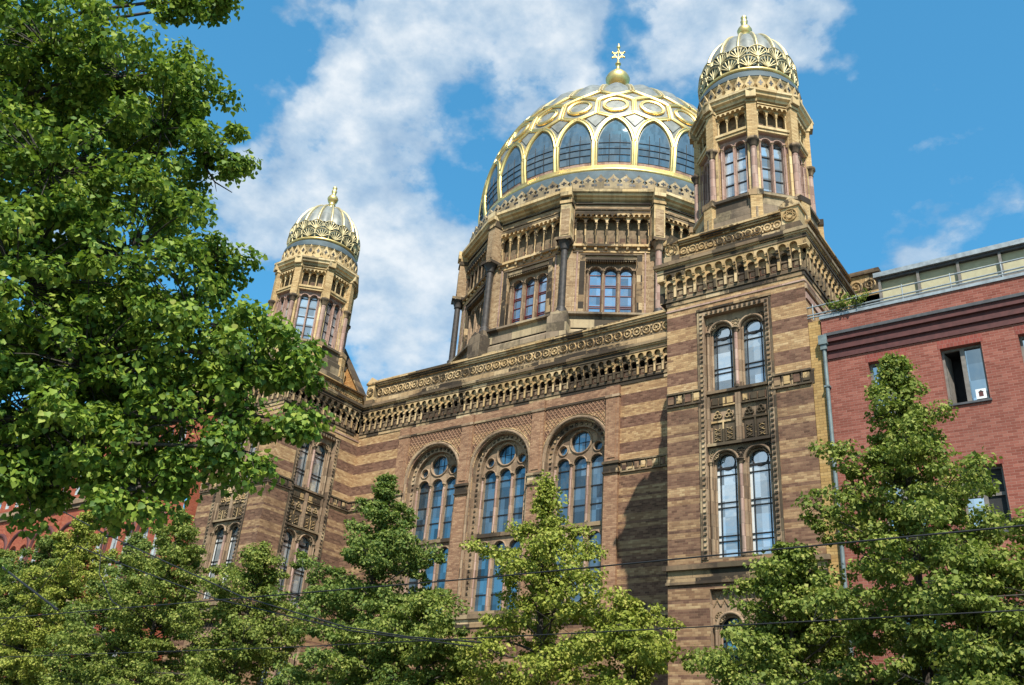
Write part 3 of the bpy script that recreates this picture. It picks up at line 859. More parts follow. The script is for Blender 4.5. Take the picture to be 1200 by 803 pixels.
def blind_arcade(F, W, h2, z0, z1, n_bays, parent, md, mcol, sc, back):
    mb = MB(); h = W / 2; p = 2 * h2 / n_bays
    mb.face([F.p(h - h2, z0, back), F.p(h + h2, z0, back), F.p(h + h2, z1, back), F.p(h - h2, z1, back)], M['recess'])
    r = p * .40
    mb.plate(F, h - h2, h + h2, z1 - r - .42 * sc, z1, .0 + .02, -.14, [op_arch(h - h2 + p * (i + .5), r, z1 - r - .42 * sc, z1 - r - .22 * sc, 8) for i in range(n_bays)], md, md, sides=False)
    # scallops hanging under the top edge
    k = n_bays * 2; q = 2 * h2 / k
    mb.plate(F, h - h2, h + h2, z1 - .20 * sc, z1 + .02, .12, .02, [op_arch(h - h2 + q * (i + .5), q * .36, z1 - .20 * sc, z1 - .14 * sc, 6) for i in range(k)], md, md, sides=True)
    for i in range(n_bays + 1):
        u = h - h2 + p * i
        if i == 0: u += .05 * sc
        if i == n_bays: u -= .05 * sc
        colonnette(mb, F, u, z0, z1 - r - .30 * sc, -.02, .055 * sc, mcol, md)
    for i in range(n_bays):
        u = h - h2 + p * (i + .5)
        mb.box(F, u - p * .25, u + p * .25, z0 + .12 * sc, z0 + .62 * sc, back, back + .03, M['recess_red'])
    return mb.build('blind_arcade', parent)

drum_vis = [k for k in range(12)]
for k in drum_vis:
    drum_window(frames[k])
    shaded_old = k in (10, 11, 9)  # left faces: mostly shading put into darker stone, partly black weathering
    blind_arcade(frames[k], FW, 1.93, 27.25, 29.13, 7, drum_o, M['stone_d'] if shaded_old else M['stone_y'], M['stone_d'] if shaded_old else M['stone_y'], 1.0, -.34)
for k in range(12):
    a = radians(15 + 30 * k)
    c = (DC[0] + sin(a) * 9.17, DC[1] - cos(a) * 9.17)
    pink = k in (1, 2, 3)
    mb = MB()
    mb.lathe(c, [(.30, 23.0), (.30, 23.15), (.24, 23.22), (.27, 23.30), (.21, 23.40)], M['dark_stone'], 12)
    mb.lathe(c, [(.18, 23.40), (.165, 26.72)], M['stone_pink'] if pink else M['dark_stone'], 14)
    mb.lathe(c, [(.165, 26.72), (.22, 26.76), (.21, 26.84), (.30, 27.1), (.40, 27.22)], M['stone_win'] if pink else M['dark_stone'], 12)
    mb.lathe(c, [(.56, 27.20), (.56, 27.36), (.3, 27.37)], M['stone_d'], 4, 15 + 30 * k + 45, False)
    mb.build('corner_column', drum_o)

# crest of stone finials round the foot of the dome
cr = MB(); nC = 84
for i in range(nC):
    a = 2 * pi * i / nC; n = (sin(a), -cos(a)); u = (cos(a), sin(a)); R = 8.93
    Fp = Fr((DC[0] + n[0] * R, DC[1] + n[1] * R), u); w = 2 * pi * R / nC / 2
    cr.box(Fp, -w, w, 30.40, 30.62, -.2, 0, M['stone_crest'])
    cr.prism(Fp, [(-w, 30.62), (w, 30.62), (w, 30.92), (.20, 31.06), (.31, 31.18), (.12, 31.34), (0, 31.52), (-.12, 31.34), (-.31, 31.18), (-.20, 31.06), (-w, 30.92)], -.14, 0, M['stone_crest'])
    cr.box(Fp, -w + .01, -w + .15, 30.74, 30.88, .0, .006, M['lead']); cr.box(Fp, w - .15, w - .01, 30.74, 30.88, .0, .006, M['lead'])  # pierced holes: their dark is put on as black patches
    cr.box(Fp, -.05, .05, 31.02, 31.26, .0, .006, M['lead']); cr.box(Fp, -.14, .14, 31.10, 31.18, .006, .009, M['lead'])
cr.build('crest_frieze', syn)

# ------------------------------------------------------------------ great dome
RB, ZB, RM, ZM, ZA = 8.165, 32.44, 8.38, 34.2, 42.9
def dome_rz(u):
    if u < 0:
        s = 1 + u; return RB + (RM - RB) * sin(s * pi / 2), ZB + (ZM - ZB) * s
    return RM * cos(u), ZM + (ZA - ZM) * sin(u)
def dome_p(az, u, off=0.0):
    """az in degrees, u profile parameter; off pushes outward"""
    r, z = dome_rz(u); r2, z2 = dome_rz(u + .01); r1, z1 = dome_rz(u - .01)
    tr, tz = r2 - r1, z2 - z1; l = math.hypot(tr, tz); nr, nz = tz / l, -tr / l
    k = min(1.0, max(0.0, (u - .52) / .12))
    if k > 0:
        ph = ((az + 7.5) % 15.0) - 7.5
        off += k * .30 * cos(radians(ph * 12)) ** 2 * cos(min(u, 1.5))
    rr, zz = r + nr * off, z + nz * off; a = radians(az)
    return (DC[0] + rr * sin(a), DC[1] - rr * cos(a), zz), (nr * sin(a), -nr * cos(a), nz)
dome = MB()
us = [-1.0, -.8, -.5, -.2] + [0.1 * i for i in range(0, 16)] + [1.55, 1.569]
rows = []
for u in sorted(us):
    rows.append([dome_p(az, u)[0] for az in np.arange(0, 360, 1.25)])
dome.grid(rows, M['zinc'], True)
# lead slope and ledge under the gold ring
dome.lathe(DC, [(8.75, 31.0), (8.72, 31.55), (8.66, 31.92), (8.48, 32.10), (8.1, 32.16)], M['zinc_d'], 96)
dome.lathe(DC, [(8.1, 32.12), (8.40, 32.16), (8.47, 32.26), (8.40, 32.38), (8.36, 32.40), (8.36, 32.58), (8.30, 32.62), (8.2, 32.66)], M['gold'], 96)
dome.lathe(DC, [(8.2, 32.62), (8.24, 32.72), (8.26, 32.86)], M['stone_pink'], 96)
dome_o = dome.build('dome', syn)
# dark glazing of the lower tier, one pane mesh per window
PM = math.acos(1.6 / 9.1)
def arch_off(t): return -1.6 + 9.1 * cos(t * PM)
def arch_u(t): return -.06 + .262 * sin(t * PM) / sin(PM)
pane_src = []
for i in range(24):
    az0 = 15.0 * i
    mb = MB(); rows = []
    for u in [-.76 + .10 * j for j in range(7)] + [-.06 + .029 * j for j in range(9)]:
        if u <= -.06: w = 6.1
        else: w = max(0.0, -1.6 + 7.7 * cos(math.asin(min(.978, (u + .06) / .232 * .978))))
        rows.append([dome_p(az0 + w * (j / 4 - 1), u, .035)[0] for j in range(9)])
    mb.grid(rows, M['glass_dome'], smooth=True)
    for u in (-.52, -.30, -.09):
        ww = 6.0 if u < -.1 else 5.9
        pp = [dome_p(az0 + ww * (j / 4 - 1), u, .04) for j in range(9)]
        mb.ribbon([p for p, _ in pp], [n for _, n in pp], roll(.022, .03), M['lead'])
    for q in (-2, 2):
        pp = [dome_p(az0 + q, -.76 + j * .09, .04) for j in range(10)]
        mb.ribbon([p for p, _ in pp], [n for _, n in pp], roll(.016, .03), M['lead'])
    mb.build('arched_pane', dome_o)
# small panes: ovals and kites in grey glass
sp = MB()
for i in range(24):
    az0 = 15.0 * i
    c = dome_p(az0, .345, .05)[0]
    rim = [dome_p(az0 + 4.5 * cos(2 * pi * j / 16), .342 + .065 * sin(2 * pi * j / 16), .05)[0] for j in range(16)]
    sp.face(rim, M['zinc'])
    kite = [dome_p(az0 + 7.5, .125, .05)[0], dome_p(az0 + 7.5 + 3.6, .205, .05)[0], dome_p(az0 + 7.5, .245, .05)[0], dome_p(az0 + 7.5 - 3.6, .205, .05)[0]]
    sp.face(kite, M['zinc'])
sp.build('small_panes', dome_o)
# gilded lattice
RIBP = [(-1, 0), (-.95, .75), (-.62, 1), (-.36, .55), (.36, .55), (.62, 1), (.95, .75), (1, 0)]
def ribp(w, h): return [(a * w, b * h) for a, b in RIBP]
lat = MB()
def dline(fn, k, prof, m=None, closed=False):
    pp = [dome_p(*fn(j / k)) for j in range(k + (0 if closed else 1))]
    lat.ribbon([p for p, _ in pp], [n for _, n in pp], prof, m or M['gold'], closed)
for i in range(24):
    a = 15.0 * i
    dline(lambda t: (a + 7.5, -.98 + t * .93, .0), 8, ribp(.17, .16))
    for q in (-1, 1):
        dline(lambda t: (a + q * arch_off(t), arch_u(t), .0), 12, ribp(.125, .15))
        # hexagon round each oval
        dline(lambda t: (a + q * 7.5 * t, .205 + .055 * t ** 1.3, .0), 6, ribp(.13, .13))
        dline(lambda t: (a + q * 7.5 * (1 - t), .415 + .07 * t ** .8, .0), 6, ribp(.13, .13))
        dline(lambda t: (a + q * 7.5 * t, .485 + .085 * t ** 1.2, .0), 6, ribp(.12, .13))
    dline(lambda t: (a + 7.5, .25 + .17 * t, .0), 4, ribp(.16, .13))
    dline(lambda t: (a + 4.7 * cos(2 * pi * t), .342 + .068 * sin(2 * pi * t), .0), 24, ribp(.10, .14), closed=True)
    for q in (-.75, .75):
        dline(lambda t: (a + 7.5 + q * (1 + .6 * t * t * 2), .56 + .97 * t, .02), 14, roll(.085, .12), M['gold_pale'])
lat.build('gilded_lattice', dome_o)
fin = MB()
fin.lathe(DC, [(1.25, 42.72), (1.2, 43.0), (.75, 43.25), (.42, 43.9), (.36, 44.8), (.30, 45.4), (.42, 45.5), (.52, 45.66)], M['gold'], 24)
fin.lathe(DC, [(.50, 45.66), (.62, 45.78), (.78, 46.05), (.84, 46.35), (.80, 46.45), (.70, 46.66), (.42, 46.98), (.24, 47.06), (.22, 47.14), (.14, 47.2), (.11, 47.7), (.2, 47.74), (.2, 47.8), (.09, 47.86), (.07, 48.2)], M['gold'], 24)
fin.lathe(DC, [(.06, 48.2), (.05, 49.2), (.1, 49.25), (.14, 49.36), (.1, 49.46), (.05, 49.5), (.06, 49.58), (.03, 49.7), (.001, 49.72)], M['gold'], 12)
Ff = Fr(DC, (cos(radians(28)), sin(radians(28))))
for q in (0, 1):
    tri = [(  .42 * sin(2 * pi * k / 3 + q * pi), 48.62 + .42 * cos(2 * pi * k / 3 + q * pi)) for k in range(4)]
    pts = []
    for k in range(3):
        for t in (0, .33, .66): pts.append((tri[k][0] + (tri[k + 1][0] - tri[k][0]) * t, tri[k][1] + (tri[k + 1][1] - tri[k][1]) * t))
    for k in range(3):
        fin.tube([Ff.p(tri[k][0], tri[k][1], .0), Ff.p(tri[k + 1][0], tri[k + 1][1], .0)], .04, M['gold'], 6)
    for k in range(3):
        p = Ff.p(tri[k][0] * 1.12, 48.62 + (tri[k][1] - 48.62) * 1.12, 0)
        fin.lathe(p[:2], [(.001, p[2] - .09), (.08, p[2] - .04), (.08, p[2] + .04), (.001, p[2] + .09)], M['gold'], 8)
fin.build('finial', dome_o)

DOME_PLAN = None
# ------------------------------------------------------------------ turrets
TC = (-2.62, 2.66)
def turret():
    c = TC; AP8 = 2.06; fr, W = poly_frames(c, AP8, 8); h = W / 2
    t = MB()
    rc8 = 1 / cos(pi / 8)
    t.lathe(c, [(2.55 * rc8, ZL - .03), (2.55 * rc8, 21.5), (2.42 * rc8, 21.6), (2.42 * rc8, 22.25), (2.30 * rc8, 22.35), (2.30 * rc8, 22.85), (2.40 * rc8, 22.9), (2.40 * rc8, 23.02), (2.0 * rc8, 23.06)], M['ashlar'], 8, 22.5, False)
    for F in fr:
        t.plate(F, 0, W, 23.05, 26.30, 0, -.3, [op_rect(h - .62, h + .62, 23.12, 26.18)], M['brick_turret'], M['stone_pink'], sides=False)
        t.plate(F, 0, W, 26.30, 28.0, 0, -.3, [op_rect(h - .64, h + .64, 26.45, 27.48)], M['brick_turret'], M['stone_lt'], sides=False)
        t.box(F, h - .70, h + .70, 26.20, 26.30, 0, .07, M['stone_lt'])
        t.box(F, h - .70, h + .70, 26.32, 26.44, 0, .12, M['stone_lt'])
        for q in (-1, 1): t.box(F, h + q * .68 - .05, h + q * .68 + .05, 23.1, 26.2, 0, .04, M['stone_lt'])
        t.box(F, h - .75, h + .75, 27.62, 27.68, 0, .08, M['stone_lt'])
    for k in range(8):
        a = radians(22.5 + 45 * k); n = (sin(a), -cos(a)); u = (cos(a), sin(a))
        Fp = Fr((c[0] + n[0] * 2.2, c[1] + n[1] * 2.2), u)
        t.box(Fp, -.19, .19, 23.05, 25.4, -.2, -.04, M['brick_turret'])
        t.box(Fp, -.20, .20, 25.72, 27.7, -.2, .18, M['brick_turret'])
        t.box(Fp, -.24, .24, 27.55, 27.68, -.2, .23, M['stone_lt'])
        t.box(Fp, -.22, .22, 21.6, 22.8, -.2, .40, M['brick_turret']); t.box(Fp, -.28, .28, 22.8, 23.06, -.2, .42, M['stone'])
        t.box(Fp, -.20, .20, 27.7, 28.19, -.2, .36, M['stone_lt'])
    t.lathe(c, [(2.08 * rc8, 27.7), (2.2 * rc8, 27.74), (2.22 * rc8, 27.86), (2.34 * rc8, 27.9), (2.36 * rc8, 28.02), (2.43 * rc8, 28.06), (2.43 * rc8, 28.17), (1.9 * rc8, 28.2)], M['stone_lt'], 8, 22.5, False)
    o = t.build('turret', syn)
    for F in fr:
        mb = MB()
        mb.plate(F, h - .62, h + .62, 23.08, 26.18, -.14, -.34, [op_arch(h + q * .255, .205, 23.15, 25.78, 10) for q in (-1, 1)], M['stone_pink'], M['stone_pink'], sides=False)
        for q in (-2, -1, 0, 1, 2): 
            colonnette(mb, F, h + q * (.255 if abs(q) == 2 else .26) * (1 if abs(q) < 2 else 1.02), 23.12, 25.8, -.10, .042, M['stone_pink'], M['stone_win']) if q in (0, -2, 2) else None
        for q in (-1, 1): arch_mould(mb, F, h + q * .255, 25.78, .22, -.14, .03, .05, M['stone_pink'])
        mb.face([F.p(h - .6, 23.1, -.32), F.p(h + .6, 23.1, -.32), F.p(h + .6, 26.1, -.32), F.p(h - .6, 26.1, -.32)], M['glass_t'])
        for q in (-1, 1): bars(mb, F, h + q * .255, .205, 23.1, 25.78, -.318, 'turret')
        mb.box(F, h - .72, h + .72, 23.06, 23.14, -.34, .06, M['stone_d'])
        mb.build('twin_light_window', o)
        blind_arcade(F, W, .63, 26.45, 27.48, 3, o, M['stone_lt'], M['stone_lt'], .62, -.28)
    for k in range(8):
        a = radians(22.5 + 45 * k); p = (c[0] + 2.28 * sin(a), c[1] - 2.28 * cos(a)); mb = MB()
        mb.lathe(p, [(.20, 23.05), (.20, 23.14), (.15, 23.2), (.17, 23.26), (.135, 23.32)], M['stone_win'], 12)
        mb.lathe(p, [(.13, 23.32), (.12, 25.32)], M['stone_pink'], 12)
        mb.lathe(p, [(.12, 25.32), (.15, 25.35), (.13, 25.42), (.2, 25.58), (.25, 25.64), (.25, 25.74), (.1, 25.75)], M['stone_d'], 12)
        mb.build('corner_column', o)
    cf = MB()
    nC = 32
    for i in range(nC):
        a = 2 * pi * i / nC; n = (sin(a), -cos(a)); u = (cos(a), sin(a)); R = 2.24
        Fp = Fr((c[0] + n[0] * R, c[1] + n[1] * R), u)
        cf.prism(Fp, [(-.21, 28.18), (.21, 28.18), (.21, 28.34), (.12, 28.48), (.2, 28.66), (0, 29.12), (-.2, 28.66), (-.12, 28.48), (-.21, 28.34)], -.08, 0, M['stone_lt'])
        cf.box(Fp, -.035, .035, 28.56, 28.84, .0, .005, M['lead']); cf.box(Fp, -.09, .09, 28.66, 28.74, .005, .008, M['lead']); cf.box(Fp, -.205, -.13, 28.24, 28.32, 0, .005, M['lead']); cf.box(Fp, .13, .205, 28.24, 28.32, 0, .005, M['lead'])  # black patches paint the dark of small pierced openings
    cf.build('crest_frieze', o)
    # small ribbed dome
    rb, zb, za = 2.0, 29.72, 32.95
    def rz(u): return (rb * (1 + .05 * sin(min(u, .8) * 3)) * cos(u) ** .9 if u < 1.57 else .01), zb + (za - zb) * sin(u)
    def P(az, u, off=0):
        r, z = rz(u); uq = min(u, 1.54); r2, z2 = rz(uq + .01); r1, z1 = rz(max(uq - .01, 0))
        tr, tz = r2 - r1, z2 - z1; l = math.hypot(tr, tz); nr, nz = tz / l, -tr / l; a = radians(az)
        return (c[0] + (r + nr * off) * sin(a), c[1] - (r + nr * off) * cos(a), z + nz * off), (nr * sin(a), -nr * cos(a), nz)
    dm = MB()
    dm.lathe(c, [(2.16, 28.4), (2.16, 29.02), (2.20, 29.04), (2.20, 29.10)], M['stone_lt'], 48)
    dm.lathe(c, [(2.23, 29.09), (2.20, 29.34), (2.08, 29.50), (1.98, 29.6)], M['zinc_d'], 48)
    rows = [[P(az, u)[0] for az in np.arange(0, 360, 3.75)] for u in (.0, .08, .16, .24, .32, .40)]
    dm.grid(rows, M['verdigris'], True)
    rows = []
    for u in [.36 + .121 * j for j in range(11)]:
        rows.append([P(az, u, .09 * cos(radians((((az + 11.25) % 22.5) - 11.25) * 8)) ** 2 * cos(u))[0] for az in np.arange(0, 360, 2.8125)])
    dm.grid(rows, M['zinc'], True)
    d_o = dm.build('small_dome', o)
    gl = MB()
    gl.lathe(c, [(1.97, 29.58), (2.06, 29.6), (2.10, 29.66), (2.07, 29.74), (1.98, 29.78)], M['gold'], 48)
    for i in range(16):
        a = 22.5 * i
        pp = [P(a + 11.25, .36 + 1.17 * j / 14, .02) for j in range(15)]
        gl.ribbon([p for p, _ in pp], [n for _, n in pp], roll(.07, .10), M['gold_pale'])
    gl.build('gilded_ribs', d_o)
    pl = MB()
    def fan(az, u0, hu, wa, flare):
        for j in range(-3, 4):
            th = radians(j * 27)
            pts = []
            for q in range(5):
                t = q / 4; 
                aa = az + wa * sin(th) * t ** .9 * (1.0); uu = u0 + hu * (.12 + .88 * cos(th) ** .8) * t + (hu * .10 * t if abs(j) > 2 else 0)
                pts.append(P(aa, uu, .04 + flare * t * t))
            pl.ribbon([p for p, _ in pts], [n for _, n in pts], [(-.026, 0), (-.02, .035), (.02, .035), (.026, 0)], M['gold_olive'])
        rim = []
        for j in range(-6, 7):
            th = radians(j * 15)
            rim.append(P(az + wa * 1.08 * sin(th), u0 + hu * (.12 + .92 * max(0, cos(th)) ** .8) + (hu * .12 if abs(j) > 3 else 0), .06 + flare))
        pl.ribbon([p for p, _ in rim], [n for _, n in rim], roll(.024, .045), M['gold_olive'])
        st = [P(az, u0 - .01 + hu * .5 * t, .05) for t in (0, .5, 1)]
        pl.ribbon([p for p, _ in st], [n for _, n in st], roll(.04, .05), M['gold_olive'])
    for i in range(16):
        fan(22.5 * i, .02, .165, 10.2, .03)
        fan(22.5 * i + 11.25, .185, .185, 9.6, .05)
        pp = [P(22.5 * i + 11.25, .0 + .2 * j / 4, .03) for j in range(5)]
        pl.ribbon([p for p, _ in pp], [n for _, n in pp], roll(.045, .06), M['gold_olive'])
    pl.build('palmette_band', d_o)
    f = MB()
    f.lathe(c, [(.42, 32.84), (.36, 33.0), (.2, 33.15), (.17, 33.3), (.24, 33.36), (.2, 33.42), (.17, 33.5), (.27, 33.6), (.32, 33.74), (.34, 33.84), (.28, 33.98), (.16, 34.08), (.12, 34.2), (.15, 34.3), (.17, 34.42), (.1, 34.5), (.12, 34.58), (.15, 34.66), (.1, 34.74), (.03, 34.82), (.001, 34.86)], M['gold'], 16)
    f.build('finial', d_o)
    return o
tur = turret()
DX = (LX - TW / 2 + .0) - (TC[0])
def deep_copy(o, parent, d=(0, 0, 0)):
    c = copy_part(o, parent, d)
    for ch in list(o.children):
        c2 = copy_part(ch, c)
        for g2 in list(ch.children):
            copy_part(g2, c2)
    return c
t2 = deep_copy(tur, syn, (DX, 0, 0))

# ------------------------------------------------------------------ red office building on the right
off = thing('office_building', (7.0, 6.0, 0), 'red brick office block with dark square windows and a rooftop pavilion, right of the synagogue', 'building')
OX0, OX1 = .40, 15.0
FO = Fr((0.0, 0.03), (1, 0))
w = MB(); br = M['brick_red']
cols = [(-.0 + 1.80 + 2.145 * k, 1.80 + 2.145 * k + 1.15) for k in range(6)]
rowsz = [(13.0, 14.87), (9.12, 11.02), (5.2, 7.1), (1.2, 3.2)]
zprev = 16.10
edges = []
for (a, b) in rowsz:
    w.plate(FO, OX0, OX1, a - .45, zprev, 0, -.28, [op_rect(c0, c1, a, b) for c0, c1 in cols], br, br, sides=False)
    zprev = a - .45
w.plate(FO, OX0, OX1, 0, zprev, 0, -.28, [], br, sides=False)
for (a, b) in rowsz:
    for c0, c1 in cols: w.box(FO, c0 - .06, c1 + .06, b, b + .26, 0, .006, M['brick_redsoldier'])
w.box(FO, OX1 - .3, OX1, 0, 16.1, -14, -.001, br); w.box(FO, OX0, OX0 + .3, 0, 16.1, -14, -.29, br)
wo = w.build('wall', off)
cn = MB()
for z0, z1, n in ((15.22, 15.38, .05), (15.38, 15.50, .02), (15.50, 15.66, .10), (15.66, 15.80, .06), (15.80, 16.00, .16)):
    cn.box(FO, OX0 + .18, OX1, z0, z1, 0, n, M['dark_red_trim'])
cn.box(FO, OX0 + .16, OX1, 16.00, 16.10, 0, .22, M['roof'])
cn.box(FO, OX0 - .35 + .4, OX1, 16.10, 16.72, -.3, .05, br)
cn.box(FO, OX0 - .38 + .4, OX1, 16.72, 16.82, -.34, .10, M['grey_metal'])
cn.build('cornice', off)
rl = MB()
for z in (17.02, 17.12, 17.42):
    rl.tube([FO.p(-.05, z - .12, .0), FO.p(OX1, z + .0, .0)], .028, M['grey_metal'], 6)
u = .2
while u < OX1: rl.tube([FO.p(u, 16.8, 0), FO.p(u, 17.40, 0)], .02, M['grey_metal'], 5); u += 1.45
rl.build('railing', off)
def office_window(F, u0, u1, z0, z1, kind):
    mb = MB(); fm = M['frame_grey']; n0 = -.27; n1 = -.19
    t = .07
    mb.box(F, u0, u0 + t, z0, z1, n0, n1, fm); mb.box(F, u1 - t, u1, z0, z1, n0, n1, fm)
    mb.box(F, u0 + t, u1 - t, z1 - t, z1, n0, n1, fm); mb.box(F, u0 + t, u1 - t, z0, z0 + t, n0, n1, fm)
    um = u0 + (u1 - u0) * (.50 if kind == 'open' else .5)
    if kind != 'lower':
        mb.box(F, um - .06, um + .06, z0 + t, z1 - t, n0, n1 + .01, fm)
    else:
        zm = z0 + (z1 - z0) * .58
        mb.box(F, u0 + t, u1 - t, zm - .05, zm + .05, n0, n1, fm)
        mb.box(F, um - .06, um + .06, z0 + t, zm - .05, n0, n1, fm)
    mb.box(F, u0 - .04, u1 + .04, z0 - .06, z0, -.28, .06, M['roof'])
    w_ = mb.build('window', off)
    g = MB()
    def pane(a, b, c, d, m, n=-.235): g.face([F.p(a, c, n), F.p(b, c, n), F.p(b, d, n), F.p(a, d, n)], M[m])
    if kind == 'open':
        pane(um, u1 - t, z0 + t, z1 - t, 'glass_off')
        pane(u0 + t, um, z0 + t, z1 - t, 'interior', -.9)
        for (a, b, c_) in ((u0 + t, u0 + t, 0), (um, um, 0)):
            g.face([F.p(a, z0 + t, -.27), F.p(a, z0 + t, -.9), F.p(a, z1 - t, -.9), F.p(a, z1 - t, -.27)], M['interior'])
        g.face([F.p(u0 + t, z1 - t, -.27), F.p(um, z1 - t, -.27), F.p(um, z1 - t, -.9), F.p(u0 + t, z1 - t, -.9)], M['interior'])
        # casement swung inward
        g.box(Fr(F.p(u0 + t, 0, -.28)[:2], (.25, .97)), 0, .40, z0 + .1, z1 - .1, -.03, .0, fm, True)
    elif kind == 'lower':
        zm = z0 + (z1 - z0) * .58
        pane(u0 + t, um, z0 + t, zm, 'glass_off'); pane(um, u1 - t, z0 + t, zm, 'interior'); pane(u0 + t, u1 - t, zm, z1 - t, 'interior')
        for k in range(8):
            zz = zm + .1 + k * (z1 - zm - .2) / 8
            g.box(F, u0 + t, u1 - t, zz, zz + .02, -.234, -.23, M['lead'])
    else:
        pane(u0 + t, u1 - t, z0 + t, z1 - t, 'glass_off')
    g.build('pane', w_)
for ri, (a, b) in enumerate(rowsz):
    for ci, (c0, c1) in enumerate(cols):
        if c0 > 9 or ri > 2: continue
        kind = 'open' if (ri, ci) == (0, 1) else ('lower' if ri == 1 and ci >= 1 else 'shut')
        office_window(FO, c0, c1, a, b, kind)
pv = MB(); FP = Fr((1.75, 3.0), (1, 0)); PL = 13.0
pv.box(FP, -.02, PL, 16.2, 17.55, -6, 0, M['white_paint'])
pv.box(FP, -.02, PL, 19.46, 19.56, -6, .03, M['roof'])
pv.box(FP, -.12, PL + .3, 19.56, 19.74, -6.3, .14, M['grey_metal'])
pv.face([FP.p(0, 17.55, -.12), FP.p(PL, 17.55, -.12), FP.p(PL, 19.46, -.12), FP.p(0, 19.46, -.12)], M['blind'])
pv.box(FP, 0, .05, 17.55, 19.46, -6, -.13, M['frame_grey'])
k = 0
while k * 1.32 < PL:
    pv.box(FP, k * 1.32, k * 1.32 + .09, 17.55, 19.46, -.12, .03, M['frame_grey']); k += 1
pv.box(FP, 0, PL, 18.52, 18.60, -.12, -.02, M['frame_grey'])
pv.box(FP, 0, PL, 17.56, 18.52, -.119, -.09, M['white_paint'])
pv.build('rooftop_pavilion', off)
dp = MB()
q = FO.p(.50, 0, .11)
dp.tube([(q[0], q[1], 0), (q[0], q[1], 15.72)], .065, M['pipe'], 10)
dp.box(FO, .36, .64, 15.72, 16.06, .0, .24, M['pipe']); dp.box(FO, .40, .60, 15.55, 15.72, .02, .20, M['pipe'])
for z in (14.2, 11.9, 9.6, 7.3, 5.0, 2.7): dp.box(FO, .41, .59, z, z + .06, 0, .19, M['pipe'])
dp.build('downpipe', off)
ys = MB()
ys.box(Fr((0.012, .02), (1, 0)), 0, .388, 0, 16.74, -2, 0, M['brick_yellow'])
ys.build('yellow_brick_strip', off)
bx = MB(); Fx = FO
bx.box(Fx, 4.72, 5.00, 13.09, 13.40, -.17, -.10, M['white_paint'], True)
bx.box(Fx, 4.80, 4.92, 13.16, 13.30, -.10, -.095, M['dark_red_trim'])
bx.prism(Fx, [(4.78, 13.30), (4.94, 13.30), (4.86, 13.36)], -.10, -.096, M['lead'])
b0 = bx.build('box')
b0['label'] = 'small white box with a dark mark standing on the office window sill'; b0['category'] = 'box'

# ------------------------------------------------------------------ buildings on the left
lb = thing('brick_building', (-43.0, 6.0, 0), 'orange red brick building with arched white windows left of the synagogue, behind the leaves', 'building')
FL = Fr((-53.6, .15), (1, 0)); LW = 20.2
wl = MB(); bo = M['brick_orange']
bays = [1.3 + 2.75 * k for k in range(7)]
def bay_ops(zb, zs, hw, sep): return [op_arch(u + q * sep, hw, zb, zs, 8) for u in bays for q in (-1, 1)]
wl.plate(FL, 0, LW, 15.5, 20.5, 0, -.3, [op_rect(u + q * .62 - .42, u + q * .62 + .42, 15.95, 18.9) for u in bays for q in (-1, 1)], bo, bo, sides=False)
wl.plate(FL, 0, LW, 9.5, 15.5, 0, -.3, bay_ops(10.2, 12.9, .42, .62), bo, bo, sides=False)
wl.plate(FL, 0, LW, 4.5, 9.5, 0, -.3, bay_ops(5.2, 8.2, .42, .62), bo, bo, sides=False)
wl.plate(FL, 0, LW, 0, 4.5, 0, -.3, [], bo, sides=False)
wl.box(FL, 0, LW, 20.5, 21.3, -12, .3, M['stone_win']); wl.box(FL, 0, LW, 15.3, 15.62, 0, .22, M['stone_win']); wl.box(FL, 0, LW, 15.05, 15.3, 0, .12, M['stone_d'])
wl.box(FL, 0, LW, 9.3, 9.6, 0, .18, M['stone_win'])
for u in bays:
    arch_mould(wl, FL, u, 12.95, 1.22, 0, .12, .12, M['dark_red_trim'], legs=2.6)
    wl.box(FL, u - 1.42 - .05, u - 1.42 + .1, 9.6, 15.05, 0, .06, bo)
wl.box(FL, 0, .3, 0, 20.5, -12, -.31, bo); wl.box(FL, LW - .3, LW, 0, 20.5, -12, -.31, bo)
wl.build('wall', lb)
for u in bays:
    for q in (-1, 1):
        for zb, zt in ((15.95, 18.9), (10.2, 13.32), (5.2, 8.62)):
            uc = u + q * .62; mb = MB(); wp = M['white_paint']
            a, b = uc - .42, uc + .42
            mb.box(FL, a, a + .07, zb, zt, -.28, -.18, M['frame_pale']); mb.box(FL, b - .07, b, zb, zt, -.28, -.18, M['frame_pale']); mb.box(FL, uc - .035, uc + .035, zb, zt, -.28, -.2, M['frame_pale'])
            mb.box(FL, a + .07, b - .07, zb, zb + .08, -.28, -.18, M['frame_pale']); mb.box(FL, a + .07, b - .07, zb + (zt - zb) * .62, zb + (zt - zb) * .62 + .08, -.279, -.19, M['frame_pale'])
            mb.face([FL.p(a, zb, -.26), FL.p(b, zb, -.26), FL.p(b, zt, -.26), FL.p(a, zt, -.26)], M['glass_t'])
            mb.build('window', lb)
pb = thing('apartment_house', (-60.0, 6.0, 0), 'pale green rendered house at the far left end of the street', 'building')
FQ = Fr((-67.0, .1), (1, 0)); mb = MB()
mb.plate(FQ, 0, 13.3, 0, 19.5, 0, -.25, [op_rect(1.2 + 2.6 * k, 2.4 + 2.6 * k, 16.3, 18.5) for k in range(5)], M['plaster'], M['plaster'], sides=False)
mb.box(FQ, 0, 13.3, 19.5, 20.1, -12, .3, M['white_paint']); mb.box(FQ, 13.0, 13.3, 0, 19.5, -12, -.26, M['plaster'])
mb.build('wall', pb)
